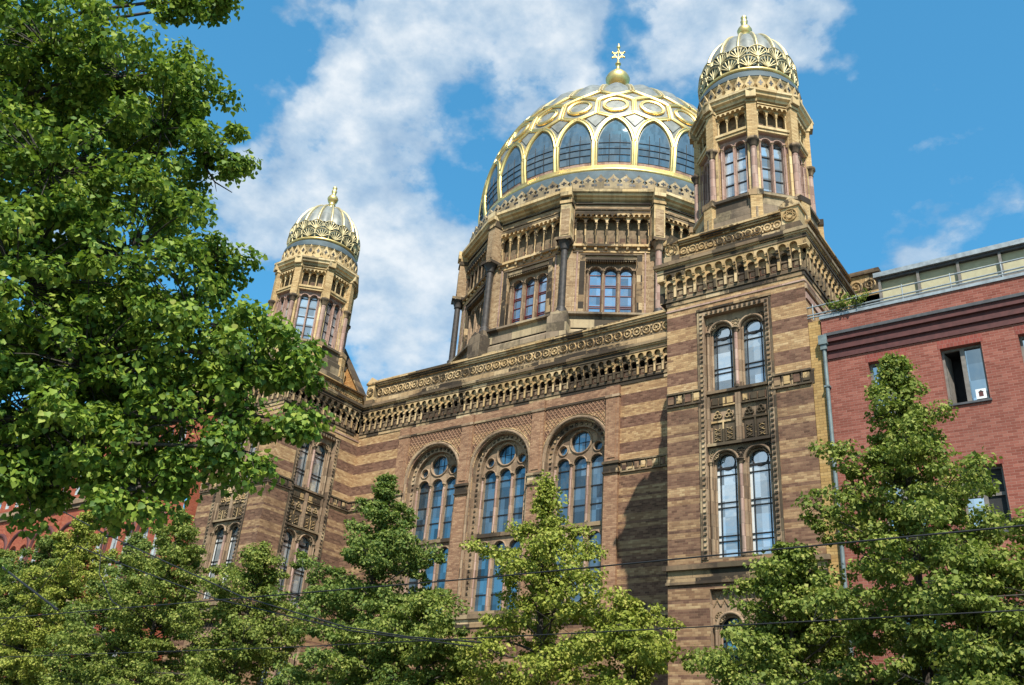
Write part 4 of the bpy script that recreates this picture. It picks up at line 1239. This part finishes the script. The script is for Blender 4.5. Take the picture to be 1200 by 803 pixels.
for k in range(5):
    m2 = MB(); a = 1.2 + 2.6 * k
    m2.face([FQ.p(a, 16.3, -.22), FQ.p(a + 1.2, 16.3, -.22), FQ.p(a + 1.2, 18.5, -.22), FQ.p(a, 18.5, -.22)], M['glass_off'])
    m2.box(FQ, a + .56, a + .64, 16.3, 18.5, -.22, -.15, M['white_paint'])
    m2.build('window', pb)

# ------------------------------------------------------------------ street
def sheet(name, x0, x1, y0, y1, z, m):
    mb = MB(); mb.face([(x0, y0, z), (x1, y0, z), (x1, y1, z), (x0, y1, z)], m); return mb.build(name, None, kind='structure')
sheet('ground', -900, 900, -900, 900, -.03, M['soil'])
sheet('road', -400, 400, -22.0, -9.0, 0.0, M['asphalt'])
for nm, y0, y1, ys_ in (('pavement', -8.85, 5.0, -9.0), ('pavement', -32.0, -22.15, -22.15)):
    mb = MB(); Fk = Fr((-400, y0), (1, 0)); mb.box(Fk, 0, 800, -.03, .13, -(y1 - y0), 0, M['paving'], True); mb.build(nm, None, kind='structure')
    mb = MB(); Fk = Fr((-400, ys_), (1, 0)); mb.box(Fk, 0, 800, -.03, .134, -.15, 0, M['kerb'], True); mb.build('kerb', None, kind='structure')
mb = MB()
x = -200
while x < 200:
    mb.face([(x, -15.56, .004), (x + 3, -15.56, .004), (x + 3, -15.44, .004), (x, -15.44, .004)], M['line']); x += 8
mb.build('road_marking', None, kind='structure')

# ------------------------------------------------------------------ trees
def leaf_mesh(name, P, Dr, Nr, size, mat, parent, shape='kite'):
    """P centres, Dr leaf axis, Nr leaf normal (arrays n x 3)"""
    n = len(P); Dr = Dr / np.linalg.norm(Dr, axis=1, keepdims=True)
    S = np.cross(Dr, Nr); S /= np.linalg.norm(S, axis=1, keepdims=True) + 1e-9
    Nn = np.cross(S, Dr)
    sz = size[:, None]
    if shape == 'kite':
        loc = [(0, 0, 0), (.48, .42, .10), (0, 1, -.05), (-.48, .42, .10)]; fc = [(0, 1, 2, 3)]
    else:
        loc = [(0, 0, 0), (.40, .06, .08), (.52, .42, .10), (0, 1.05, -.12), (-.52, .42, .10), (-.40, .06, .08)]; fc = [(0, 1, 2, 3), (0, 3, 4, 5)]
    k = len(loc)
    V = np.empty((n, k, 3))
    for i, (a, b, c) in enumerate(loc): V[:, i] = P + S * (a * sz) + Dr * (b * sz) + Nn * (c * sz)
    V = V.reshape(-1, 3) - np.array(parent_loc(parent))
    base = np.arange(n)[:, None] * k
    F = np.concatenate([base + np.array(f)[None, :] for f in fc], 1).reshape(-1)
    nf = n * len(fc)
    me = bpy.data.meshes.new(name)
    me.vertices.add(len(V)); me.vertices.foreach_set('co', V.ravel().astype(np.float32))
    me.loops.add(len(F)); me.loops.foreach_set('vertex_index', F.astype(np.int32))
    me.polygons.add(nf); me.polygons.foreach_set('loop_start', (np.arange(nf) * 4).astype(np.int32)); me.polygons.foreach_set('loop_total', np.full(nf, 4, np.int32))
    me.materials.append(mat); me.update(calc_edges=True); me.validate()
    o = bpy.data.objects.new(name, me); COL.objects.link(o); o.parent = parent
    return o

def scatter(rng, centres, radii, per, size, flat=.6, droop=.5, up=.75, out=.8):
    """leaf sprays around centres"""
    n = len(centres)
    P = np.repeat(centres, per, 0); R = np.repeat(radii, per)
    g = rng.normal(size=(n * per, 3)); g /= np.linalg.norm(g, axis=1, keepdims=True)
    rad = rng.random(n * per) ** .45
    off = g * (rad * R)[:, None]; off[:, 2] *= flat
    P = P + off
    Dr = off / (np.linalg.norm(off, axis=1, keepdims=True) + 1e-6) * .7 + rng.normal(size=P.shape) * .6 + np.array([0, 0, -droop])
    Nr = rng.normal(size=P.shape) * .55 + np.array([0, 0, up]) + off / (R[:, None] + 1e-6) * out
    sz = size * (.65 + .7 * rng.random(n * per))
    return P, Dr, Nr, sz

def street_tree(x, y, H, Rm, seed, mat, label, dens=1.0, z0f=.24, power=.9, lean=(0, 0), leaf=.085):
    rng = np.random.default_rng(seed)
    root = thing('linden_tree', (x, y, .13), label, 'tree', 'young linden trees along the kerb')
    tk = MB(); pts = []
    for i in range(14):
        t = i / 13; pts.append((x + lean[0] * t + .10 * sin(3 * t + seed), y + lean[1] * t + .08 * cos(4 * t + seed), .13 + t * H * .97))
    tk.tube(pts, .17, M['bark'], 8, r1=.015)
    top = np.array(pts)
    def axis(z): 
        t = min(1, max(0, (z - .13) / (H * .97))); i = min(12, int(t * 13)); f = t * 13 - i; return top[i] * (1 - f) + top[i + 1] * f
    nb = int(60 * (H / 11)); cents = []; rads = []
    z0 = H * z0f
    for b in range(nb):
        t = (b + .5) / nb; zb = z0 + (H * .985 - z0) * t ** .92
        az = b * 2.39996 + rng.normal() * .25
        prof = (1 - t) ** power * (.55 + .45 * min(1, t / .12))
        L = max(.20, Rm * prof * rng.uniform(.52, 1.25))
        tilt = radians(12 + 34 * t + rng.normal() * 8)
        p0 = axis(zb); d = np.array([cos(az) * cos(tilt), sin(az) * cos(tilt), sin(tilt)])
        bp = [p0]
        for s_ in range(1, 6):
            f = s_ / 5
            q = p0 + d * (L * f) + np.array([0, 0, -.20 * L * f * f]) + rng.normal(size=3) * .05 * L * f
            bp.append(q)
        tk.tube([tuple(p) for p in bp], .035 * (1 - t) + .012, M['bark'], 4, r1=.006)
        ns = max(3, int(L * 5.6))
        for s_ in range(ns):
            f = .22 + .80 * (s_ + rng.random() * .6) / ns
            f = min(f, 1.02); i = min(4, int(f * 5)); ff = f * 5 - i
            c = bp[i] * (1 - ff) + bp[i + 1] * ff
            side = rng.normal(size=3); side[2] *= .5
            w_ = .34 * L * (1 - .55 * f) * rng.uniform(.3, 1.0) + .05
            tip = c + side / np.linalg.norm(side) * w_ + np.array([0, 0, -.04])
            tk.tube([tuple(c), tuple((c + tip) / 2 + np.array([0, 0, .03])), tuple(tip)], .010, M['twig'], 3, r1=.004)
            cents.append(tip); rads.append(rng.uniform(.14, .42))
    for s_ in range(5):
        cents.append(top[-1] + rng.normal(size=3) * .12 - np.array([0, 0, .2 * s_])); rads.append(.13)
    tk.build('trunk', root)
    cents = np.array(cents); rads = np.array(rads)
    P, Dr, Nr, sz = scatter(rng, cents, rads, int(105 * dens), leaf, flat=.5, droop=.75, up=.8)
    leaf_mesh('crown', P, Dr, Nr, sz, M[mat], root)
    return root

street_tree(4.0, -7.0, 11.6, 4.3, 11, 'leaf_a', 'tall linden in front of the red office block, its tip against the brick wall', power=.95, dens=.95)
street_tree(7.3, -8.2, 7.0, 4.6, 12, 'leaf_a', 'broad low linden at the right edge below the office windows', power=.5)
street_tree(-5.5, -7.0, 9.8, 4.4, 13, 'leaf_b', 'light yellowish linden in front of the great window nearest the right tower', power=1.05, dens=.7)
street_tree(-11.7, -7.0, 10.75, 4.9, 14, 'leaf_dark', 'slender darker green linden standing before the leftmost great window', power=1.0, dens=1.1)
street_tree(-17.4, -7.0, 8.9, 3.9, 15, 'leaf_a', 'rounded linden whose top stands against the lower windows of the far tower', power=.6)
street_tree(-22.6, -7.0, 10.8, 3.8, 16, 'leaf_a', 'linden just left of the far tower, its tip touching the hanging leaves', power=.8)
street_tree(-29.4, -7.0, 11.4, 4.2, 17, 'leaf_b', 'light yellow green linden before the arched windows of the orange brick building', power=.75)
street_tree(-36.0, -7.0, 10.2, 4.2, 18, 'leaf_a', 'linden at the far left edge, lower than its yellowish neighbour', power=.6)
street_tree(-2.3, -7.8, 6.0, 3.0, 19, 'leaf_b', 'low yellow green linden at the foot of the shaded wall beside the right tower', power=.55)
street_tree(1.6, -7.7, 7.2, 3.1, 21, 'leaf_a', 'rounded linden in front of the lowest window of the right tower', power=.6)
street_tree(5.6, -9.0, 6.4, 2.8, 22, 'leaf_a', 'low linden in front of the trunk of the tall one, under the office windows', power=.5)
street_tree(-26.0, -6.4, 10.2, 4.0, 23, 'leaf_dark', 'deep green linden between two lighter ones, before the orange brick building', power=.7)
street_tree(-33.0, -6.4, 10.8, 4.0, 24, 'leaf_dark', 'deep green linden hiding the left windows of the orange brick building', power=.65)
street_tree(-8.6, -8.0, 6.5, 3.2, 20, 'leaf_a', 'low round linden between the yellowish linden and the slender dark one', power=.5)

# the big near linden whose branches hang in from the left
near = thing('linden_tree', (-4.4, -25.0, .13), 'big dark linden close to the viewer, branches filling the upper left', 'tree')
LOBES = [(-2.49, -23.9, 10.13, 1.3), (-1.68, -23.18, 9.88, 1.1), (-1.26, -22.73, 9.15, 0.9), (-1.35, -22.46, 10.14, 0.5), (-1.86, -23.61, 8.09, 1.4), (-1.83, -23.55, 6.53, 1.4), (-1.23, -22.67, 7.18, 1.15), (-0.51, -21.99, 6.38, 1.0), (0.05, -21.5, 6.05, 0.66), (0.30, -21.15, 5.95, 0.40), (-1.27, -22.75, 5.65, 1.3), (-0.46, -21.88, 5.16, 0.78), (0.08, -21.42, 4.92, 0.42), (0.36, -21.07, 5.36, 0.34), (-1.60, -22.97, 5.0, 0.95), (-0.66, -22.04, 4.36, 0.62), (-1.15, -22.52, 4.66, 0.75), (-2.0, -21.6, 4.95, 1.0), (-2.3, -22.6, 5.6, 1.1), (-1.53, -22.84, 4.18, 0.4), (-1.57, -22.92, 11.31, 0.3), (-1.35, -22.45, 11.73, 0.22), (-0.93, -22.12, 9.02, 0.5), (-0.57, -21.9, 7.41, 0.4), (-3.96, -23.59, 10.14, 1.6), (-3.46, -22.25, 9.29, 1.5), (-3.43, -22.18, 6.48, 1.5), (-2.28, -21.05, 6.33, 1.2), (-3.32, -25.1, 8.97, 1.8), (-3.17, -24.45, 6.2, 1.8), (-2.45, -23.79, 4.25, 1.5), (-3.16, -24.41, 12.92, 1.6), (-2.31, -23.4, 12.51, 0.8)]
# the far side of the crown, over the pavement and away from the street
EXTRA = [(-5.5, -26.5, 8.0, 2.2), (-6.5, -24.0, 9.0, 2.2), (-5.0, -22.5, 11.0, 2.0), (-5.2, -24.6, 13.2, 2.0), (-6.6, -26.0, 11.0, 2.2), (-4.2, -27.4, 6.6, 1.8)]
rng = np.random.default_rng(5)
tk = MB()
trunk = [(-4.4, -25.0, .13), (-4.35, -24.95, 1.5), (-4.25, -24.85, 3.0), (-4.3, -24.7, 5.0), (-4.2, -24.6, 7.5), (-4.4, -24.6, 10.0), (-4.5, -24.7, 12.5)]
tk.tube(trunk, .36, M['bark'], 12, r1=.06)
cents = []; rads = []
for i, (x, y, z, r) in enumerate(LOBES + EXTRA):
    c = np.array([x, y, z])
    zt = min(12.0, max(2.8, z - 1.6)); j = min(5, max(0, [k for k in range(7) if trunk[k][2] <= zt][-1])); f = (zt - trunk[j][2]) / (trunk[j + 1][2] - trunk[j][2])
    p0 = np.array(trunk[j]) * (1 - f) + np.array(trunk[j + 1]) * f
    br_ = [tuple(p0 + (c - p0) * t + np.array([0, 0, .5 * sin(pi * t)]) + rng.normal(size=3) * .05 * (0 < t < 1)) for t in (0, .25, .5, .75, 1)]
    tk.tube(br_, .035 + .025 * r, M['bark'], 6, r1=.018)
    vis = i < len(LOBES)
    ncl = int((24 if vis else 9) * r ** 2 + 6)
    for k in range(ncl):
        g = rng.normal(size=3); g /= np.linalg.norm(g)
        q = c + g * r * rng.random() ** .35 * np.array([1, 1, .9])
        s0 = c + (q - c) * .15
        tk.tube([tuple(s0), tuple((s0 + q) / 2 + np.array([0, 0, .06])), tuple(q)], .013, M['twig'], 3, r1=.005)
        cents.append(q); rads.append(rng.uniform(.14, .36))
# a bare twig that pokes out against the sky
tk.tube([(-1.25, -22.25, 9.25), (-1.15, -22.1, 8.95), (-1.05, -21.92, 8.72), (-.9, -21.72, 8.62)], .022, M['twig'], 5, r1=.006)
tk.tube([(-1.05, -21.92, 8.72), (-.98, -21.9, 8.55)], .009, M['twig'], 4, r1=.004)
tk.build('trunk', near)
P, Dr, Nr, sz = scatter(rng, np.array(cents), np.array(rads), 112, .064, flat=.6, droop=.7, up=.8, out=1.1)
leaf_mesh('crown', P, Dr, Nr, sz, M['leaf_near'], near, 'heart')

# weeds growing on the office parapet
wd = thing('wild_shrub', (1.35, -.15, 16.82), 'small wild shrub growing on the red parapet beside the downpipe', 'shrub')
rng = np.random.default_rng(3); tk = MB(); cents = []
for k in range(16):
    a = rng.uniform(0, 2 * pi); L = rng.uniform(.3, .75); tip = np.array([1.35 + cos(a) * L * .9, -.05 + sin(a) * L * .25, 16.82 + L * .7])
    tk.tube([(1.35 + .2 * cos(a), -.02, 16.80), tuple(tip)], .008, M['twig'], 3, r1=.004); cents.append(tip)
tk.build('stem', wd)
P, Dr, Nr, sz = scatter(rng, np.array(cents), np.full(16, .2), 26, .08)
leaf_mesh('leaves', P, Dr, Nr, sz, M['leaf_a'], wd)

# ------------------------------------------------------------------ overhead tram wires
def wire(pts, r, label, sag=0.0, extra=None):
    mb = MB(); q = []
    for i in range(len(pts) - 1):
        for j in range(6):
            t = j / 6; q.append(tuple(pts[i][k] * (1 - t) + pts[i + 1][k] * t - (sag * 4 * t * (1 - t) if k == 2 else 0) for k in range(3)))
    q.append(pts[-1]); mb.tube(q, r * .72, M['cable'], 6)
    for (p, rr, ln) in (extra or []):
        mb.tube([(p[0] - ln, p[1], p[2]), (p[0] + ln, p[1], p[2])], rr, M['cable'], 6)
    o = mb.build('overhead_wire'); o['label'] = label; o['category'] = 'wire'; o['group'] = 'overhead tram wires'
    return o
Y = -14.0
wire([(-40, Y, 5.22), (-19.6, Y, 5.15), (-8.41, Y, 5.19), (-2.17, Y, 5.21), (6.93, Y, 5.33), (26, Y, 5.5)], .019, 'upper long wire crossing the picture over all the small lindens')
wire([(-30, Y - .05, 4.05), (-6.76, Y - .05, 4.07), (2.27, Y - .05, 4.17), (6.76, Y - .05, 4.23), (26, Y - .05, 4.4)], .014, 'lower thin wire passing just above the bottom of the view')
wire([(-24.5, Y + .1, 10.6), (-20.18, Y + .1, 8.93), (-15.23, Y + .1, 7.21), (-9.04, Y + .1, 5.25), (-5.57, Y + .1, 4.46), (-3.83, Y + .1, 4.22), (-2.04, Y + .1, 4.07)], .022, 'slanting wire falling from the hanging leaves, with the curved hanger below it', extra=[((-15.23, Y + .1, 7.21), .045, .12), ((-14.3, Y + .1, 6.9), .04, .1)])
wire([(-16.9, Y + .2, 7.09), (-14.59, Y + .2, 6.45), (-10.09, Y + .2, 5.27), (-5.56, Y + .2, 4.41), (-2.3, Y + .2, 4.02)], .020, 'second slanting wire running just below and beside the first', extra=[((-14.59, Y + .2, 6.45), .04, .1)])
wire([(-15.62, Y + .15, 7.25), (-15.5, Y + .15, 6.8), (-15.3, Y + .15, 6.2), (-14.84, Y + .15, 5.82), (-14.3, Y + .15, 5.4), (-13.85, Y + .15, 5.25)], .018, 'short curved hanger wire looping down from the slanting wire')
wire([(-16.9, Y + .2, 7.09), (-17.35, Y + .2, 6.94), (-18.23, Y + .2, 5.93), (-19.57, Y + .2, 5.1), (-22.5, Y + .2, 3.6)], .018, 'wire dropping to the lower left corner of the view')
wire([(-20.6, Y, 6.75), (-19.52, Y, 6.35), (-16.57, Y, 5.26)], .04, 'thick short black strut wire leaning over the leftmost linden tops')

# ------------------------------------------------------------------ sky, sun, camera
SUN = Vector((.83, -1.0, 1.55)).normalized()
elev = math.asin(SUN.z); azs = math.atan2(SUN.x, SUN.y)
wd_ = NT('World', True); scene.world = wd_.id
s = wd_
sky = s.n('ShaderNodeTexSky', sky_type='NISHITA', sun_disc=False)
sky.sun_elevation = elev; sky.sun_rotation = azs; sky.altitude = 50; sky.air_density = 1.0; sky.dust_density = .6; sky.ozone_density = 2.5
tc = s.n('ShaderNodeTexCoord')
dirv = s.vm('NORMALIZE', tc.outputs['Generated'])
BL = [((-0.6, 0.505, 0.62), 6.5, .95), ((-0.489, 0.544, 0.682), 6, .9), ((-0.412, 0.579, 0.703), 3.6, 1.0), ((-0.665, 0.479, 0.572), 4.5, 1.0), ((-0.512, 0.481, 0.711), 5, .7), ((-0.434, 0.554, 0.71), 3.5, .6), ((-0.715, 0.487, 0.502), 2.4, .9), ((-0.631, 0.625, 0.46), 4.5, 1.3), ((-0.635, 0.578, 0.512), 3.2, .7), ((-0.581, 0.646, 0.495), 3, .7), ((-0.252, 0.637, 0.728), 4.5, 1.1), ((-0.178, 0.672, 0.719), 3.2, .9), ((-0.312, 0.605, 0.732), 2.5, .9), ((-0.162, 0.826, 0.54), 2.4, .42), ((-0.638, 0.454, 0.622), 4, .85),
      ((-0.536, 0.502, 0.679), 2.0, -.5), ((-0.581, 0.592, 0.558), 3, -.3), ((-0.633, 0.404, 0.66), 4, -.8), ((-0.682, 0.352, 0.641), 6, -.9), ((-0.358, 0.603, 0.713), 2.2, -.7),
      ((.3, -.8, .52), 20, 1.1), ((-.5, -.75, .45), 18, 1.1), ((.85, -.3, .4), 16, 1.0), ((-.9, -.2, .3), 16, 1.0), ((.75, .55, .35), 12, .9), ((0, -.95, .2), 20, 1.0)]  # added clouds out of view, for fill light and window reflections
wn = s.n('ShaderNodeTexNoise'); s.set(wn.inputs['Vector'], dirv); wn.inputs['Scale'].default_value = 9.0; wn.inputs['Detail'].default_value = 5.0
wdir = s.vm('NORMALIZE', s.vm('ADD', dirv, s.vm('MULTIPLY', s.vm('SUBTRACT', wn.outputs[1], (.5, .5, .5)), (.20, .20, .20))))
acc = None
for d, ang, wgt in BL:
    dt = s.vm('DOT_PRODUCT', wdir, tuple(Vector(d).normalized()))
    x_ = s.m('DIVIDE', s.m('SUBTRACT', 1.0, dt), (1 - cos(radians(ang))) * 1.3)
    g_ = s.m('MULTIPLY', s.m('POWER', 2.718, s.m('MULTIPLY', x_, -1.0)), wgt)
    acc = g_ if acc is None else s.m('ADD', acc, g_)
acc = s.m('MAXIMUM', s.m('MINIMUM', acc, 1.1), -.4)
mp = s.n('ShaderNodeMapping'); s.set(mp.inputs['Vector'], dirv); mp.inputs['Scale'].default_value = (1, 1, 1.5)
n1 = s.noise(mp.outputs[0], 7.0, 9, .56)
n2 = s.noise(mp.outputs[0], 17.0, 6, .6)
nn = s.m('ADD', s.m('MULTIPLY', n1, .75), s.m('MULTIPLY', n2, .25))
dens = s.m('ADD', s.m('MULTIPLY', acc, .52), s.m('MULTIPLY', s.m('SUBTRACT', nn, .5), 2.7))
mask = s.ramp(dens, [(.22, 0.0), (.34, .30), (.46, .78), (.72, 1.0)])
shade = s.ramp(s.m('ADD', s.m('MULTIPLY', dens, .45), s.m('MULTIPLY', s.noise(mp.outputs[0], 11.0, 7, .6), .8)), [(.42, (.34, .47, .64)), (.64, (.56, .68, .80)), (.84, (.86, .91, .95))])
CS = 4.7
cloud = s.mix(1.0, shade, (CS, CS, CS), 'MULTIPLY')
skyc = s.mix(.40, s.mix(1.0, sky.outputs[0], (.48, 1.10, 1.14), 'MULTIPLY'), (.34, 1.58, 3.10))
colr = s.mix(s.m('MULTIPLY', mask, .93), skyc, cloud)
bg = s.n('ShaderNodeBackground'); s.set(bg.inputs[0], colr); bg.inputs[1].default_value = .142
o_ = s.n('ShaderNodeOutputWorld'); s.set(o_.inputs[0], bg.outputs[0])

sl = bpy.data.lights.new('sun', 'SUN'); sl.energy = 4.7; sl.angle = radians(.53); sl.color = (1.0, .95, .86)
so = bpy.data.objects.new('sun', sl); COL.objects.link(so); so.rotation_euler = (-SUN).to_track_quat('-Z', 'Y').to_euler(); so.location = (20, -40, 60)

cam = bpy.data.cameras.new('camera'); co = bpy.data.objects.new('camera', cam); COL.objects.link(co)
pit, yaw, rol = (radians(a) for a in (26.523, 37.311, 4.743))
fw = Vector((-sin(yaw) * cos(pit), cos(yaw) * cos(pit), sin(pit))); rt = Vector((cos(yaw), sin(yaw), 0)); up = rt.cross(fw)
R2 = rt * cos(rol) + up * sin(rol); U2 = up * cos(rol) - rt * sin(rol)
mw = Matrix((R2, U2, -fw)).transposed().to_4x4(); mw.translation = (8.44, -27.48, 1.6)
co.matrix_world = mw
cam.sensor_fit = 'HORIZONTAL'; cam.sensor_width = 36.0; cam.lens = 36.0 * 1066.56 / 1200; cam.clip_end = 3000; cam.clip_start = .1
scene.camera = co

vs = scene.view_settings
scene.display_settings.display_device = 'sRGB'
vs.view_transform = 'Standard'; vs.look = 'None'; vs.gamma = 1; vs.exposure = 0.66; vs.use_curve_mapping = False
scene.cycles.max_bounces = 6; scene.cycles.diffuse_bounces = 3; scene.cycles.glossy_bounces = 3; scene.cycles.transmission_bounces = 3
scene.cycles.use_adaptive_sampling = True
scene.cycles.use_denoising = True
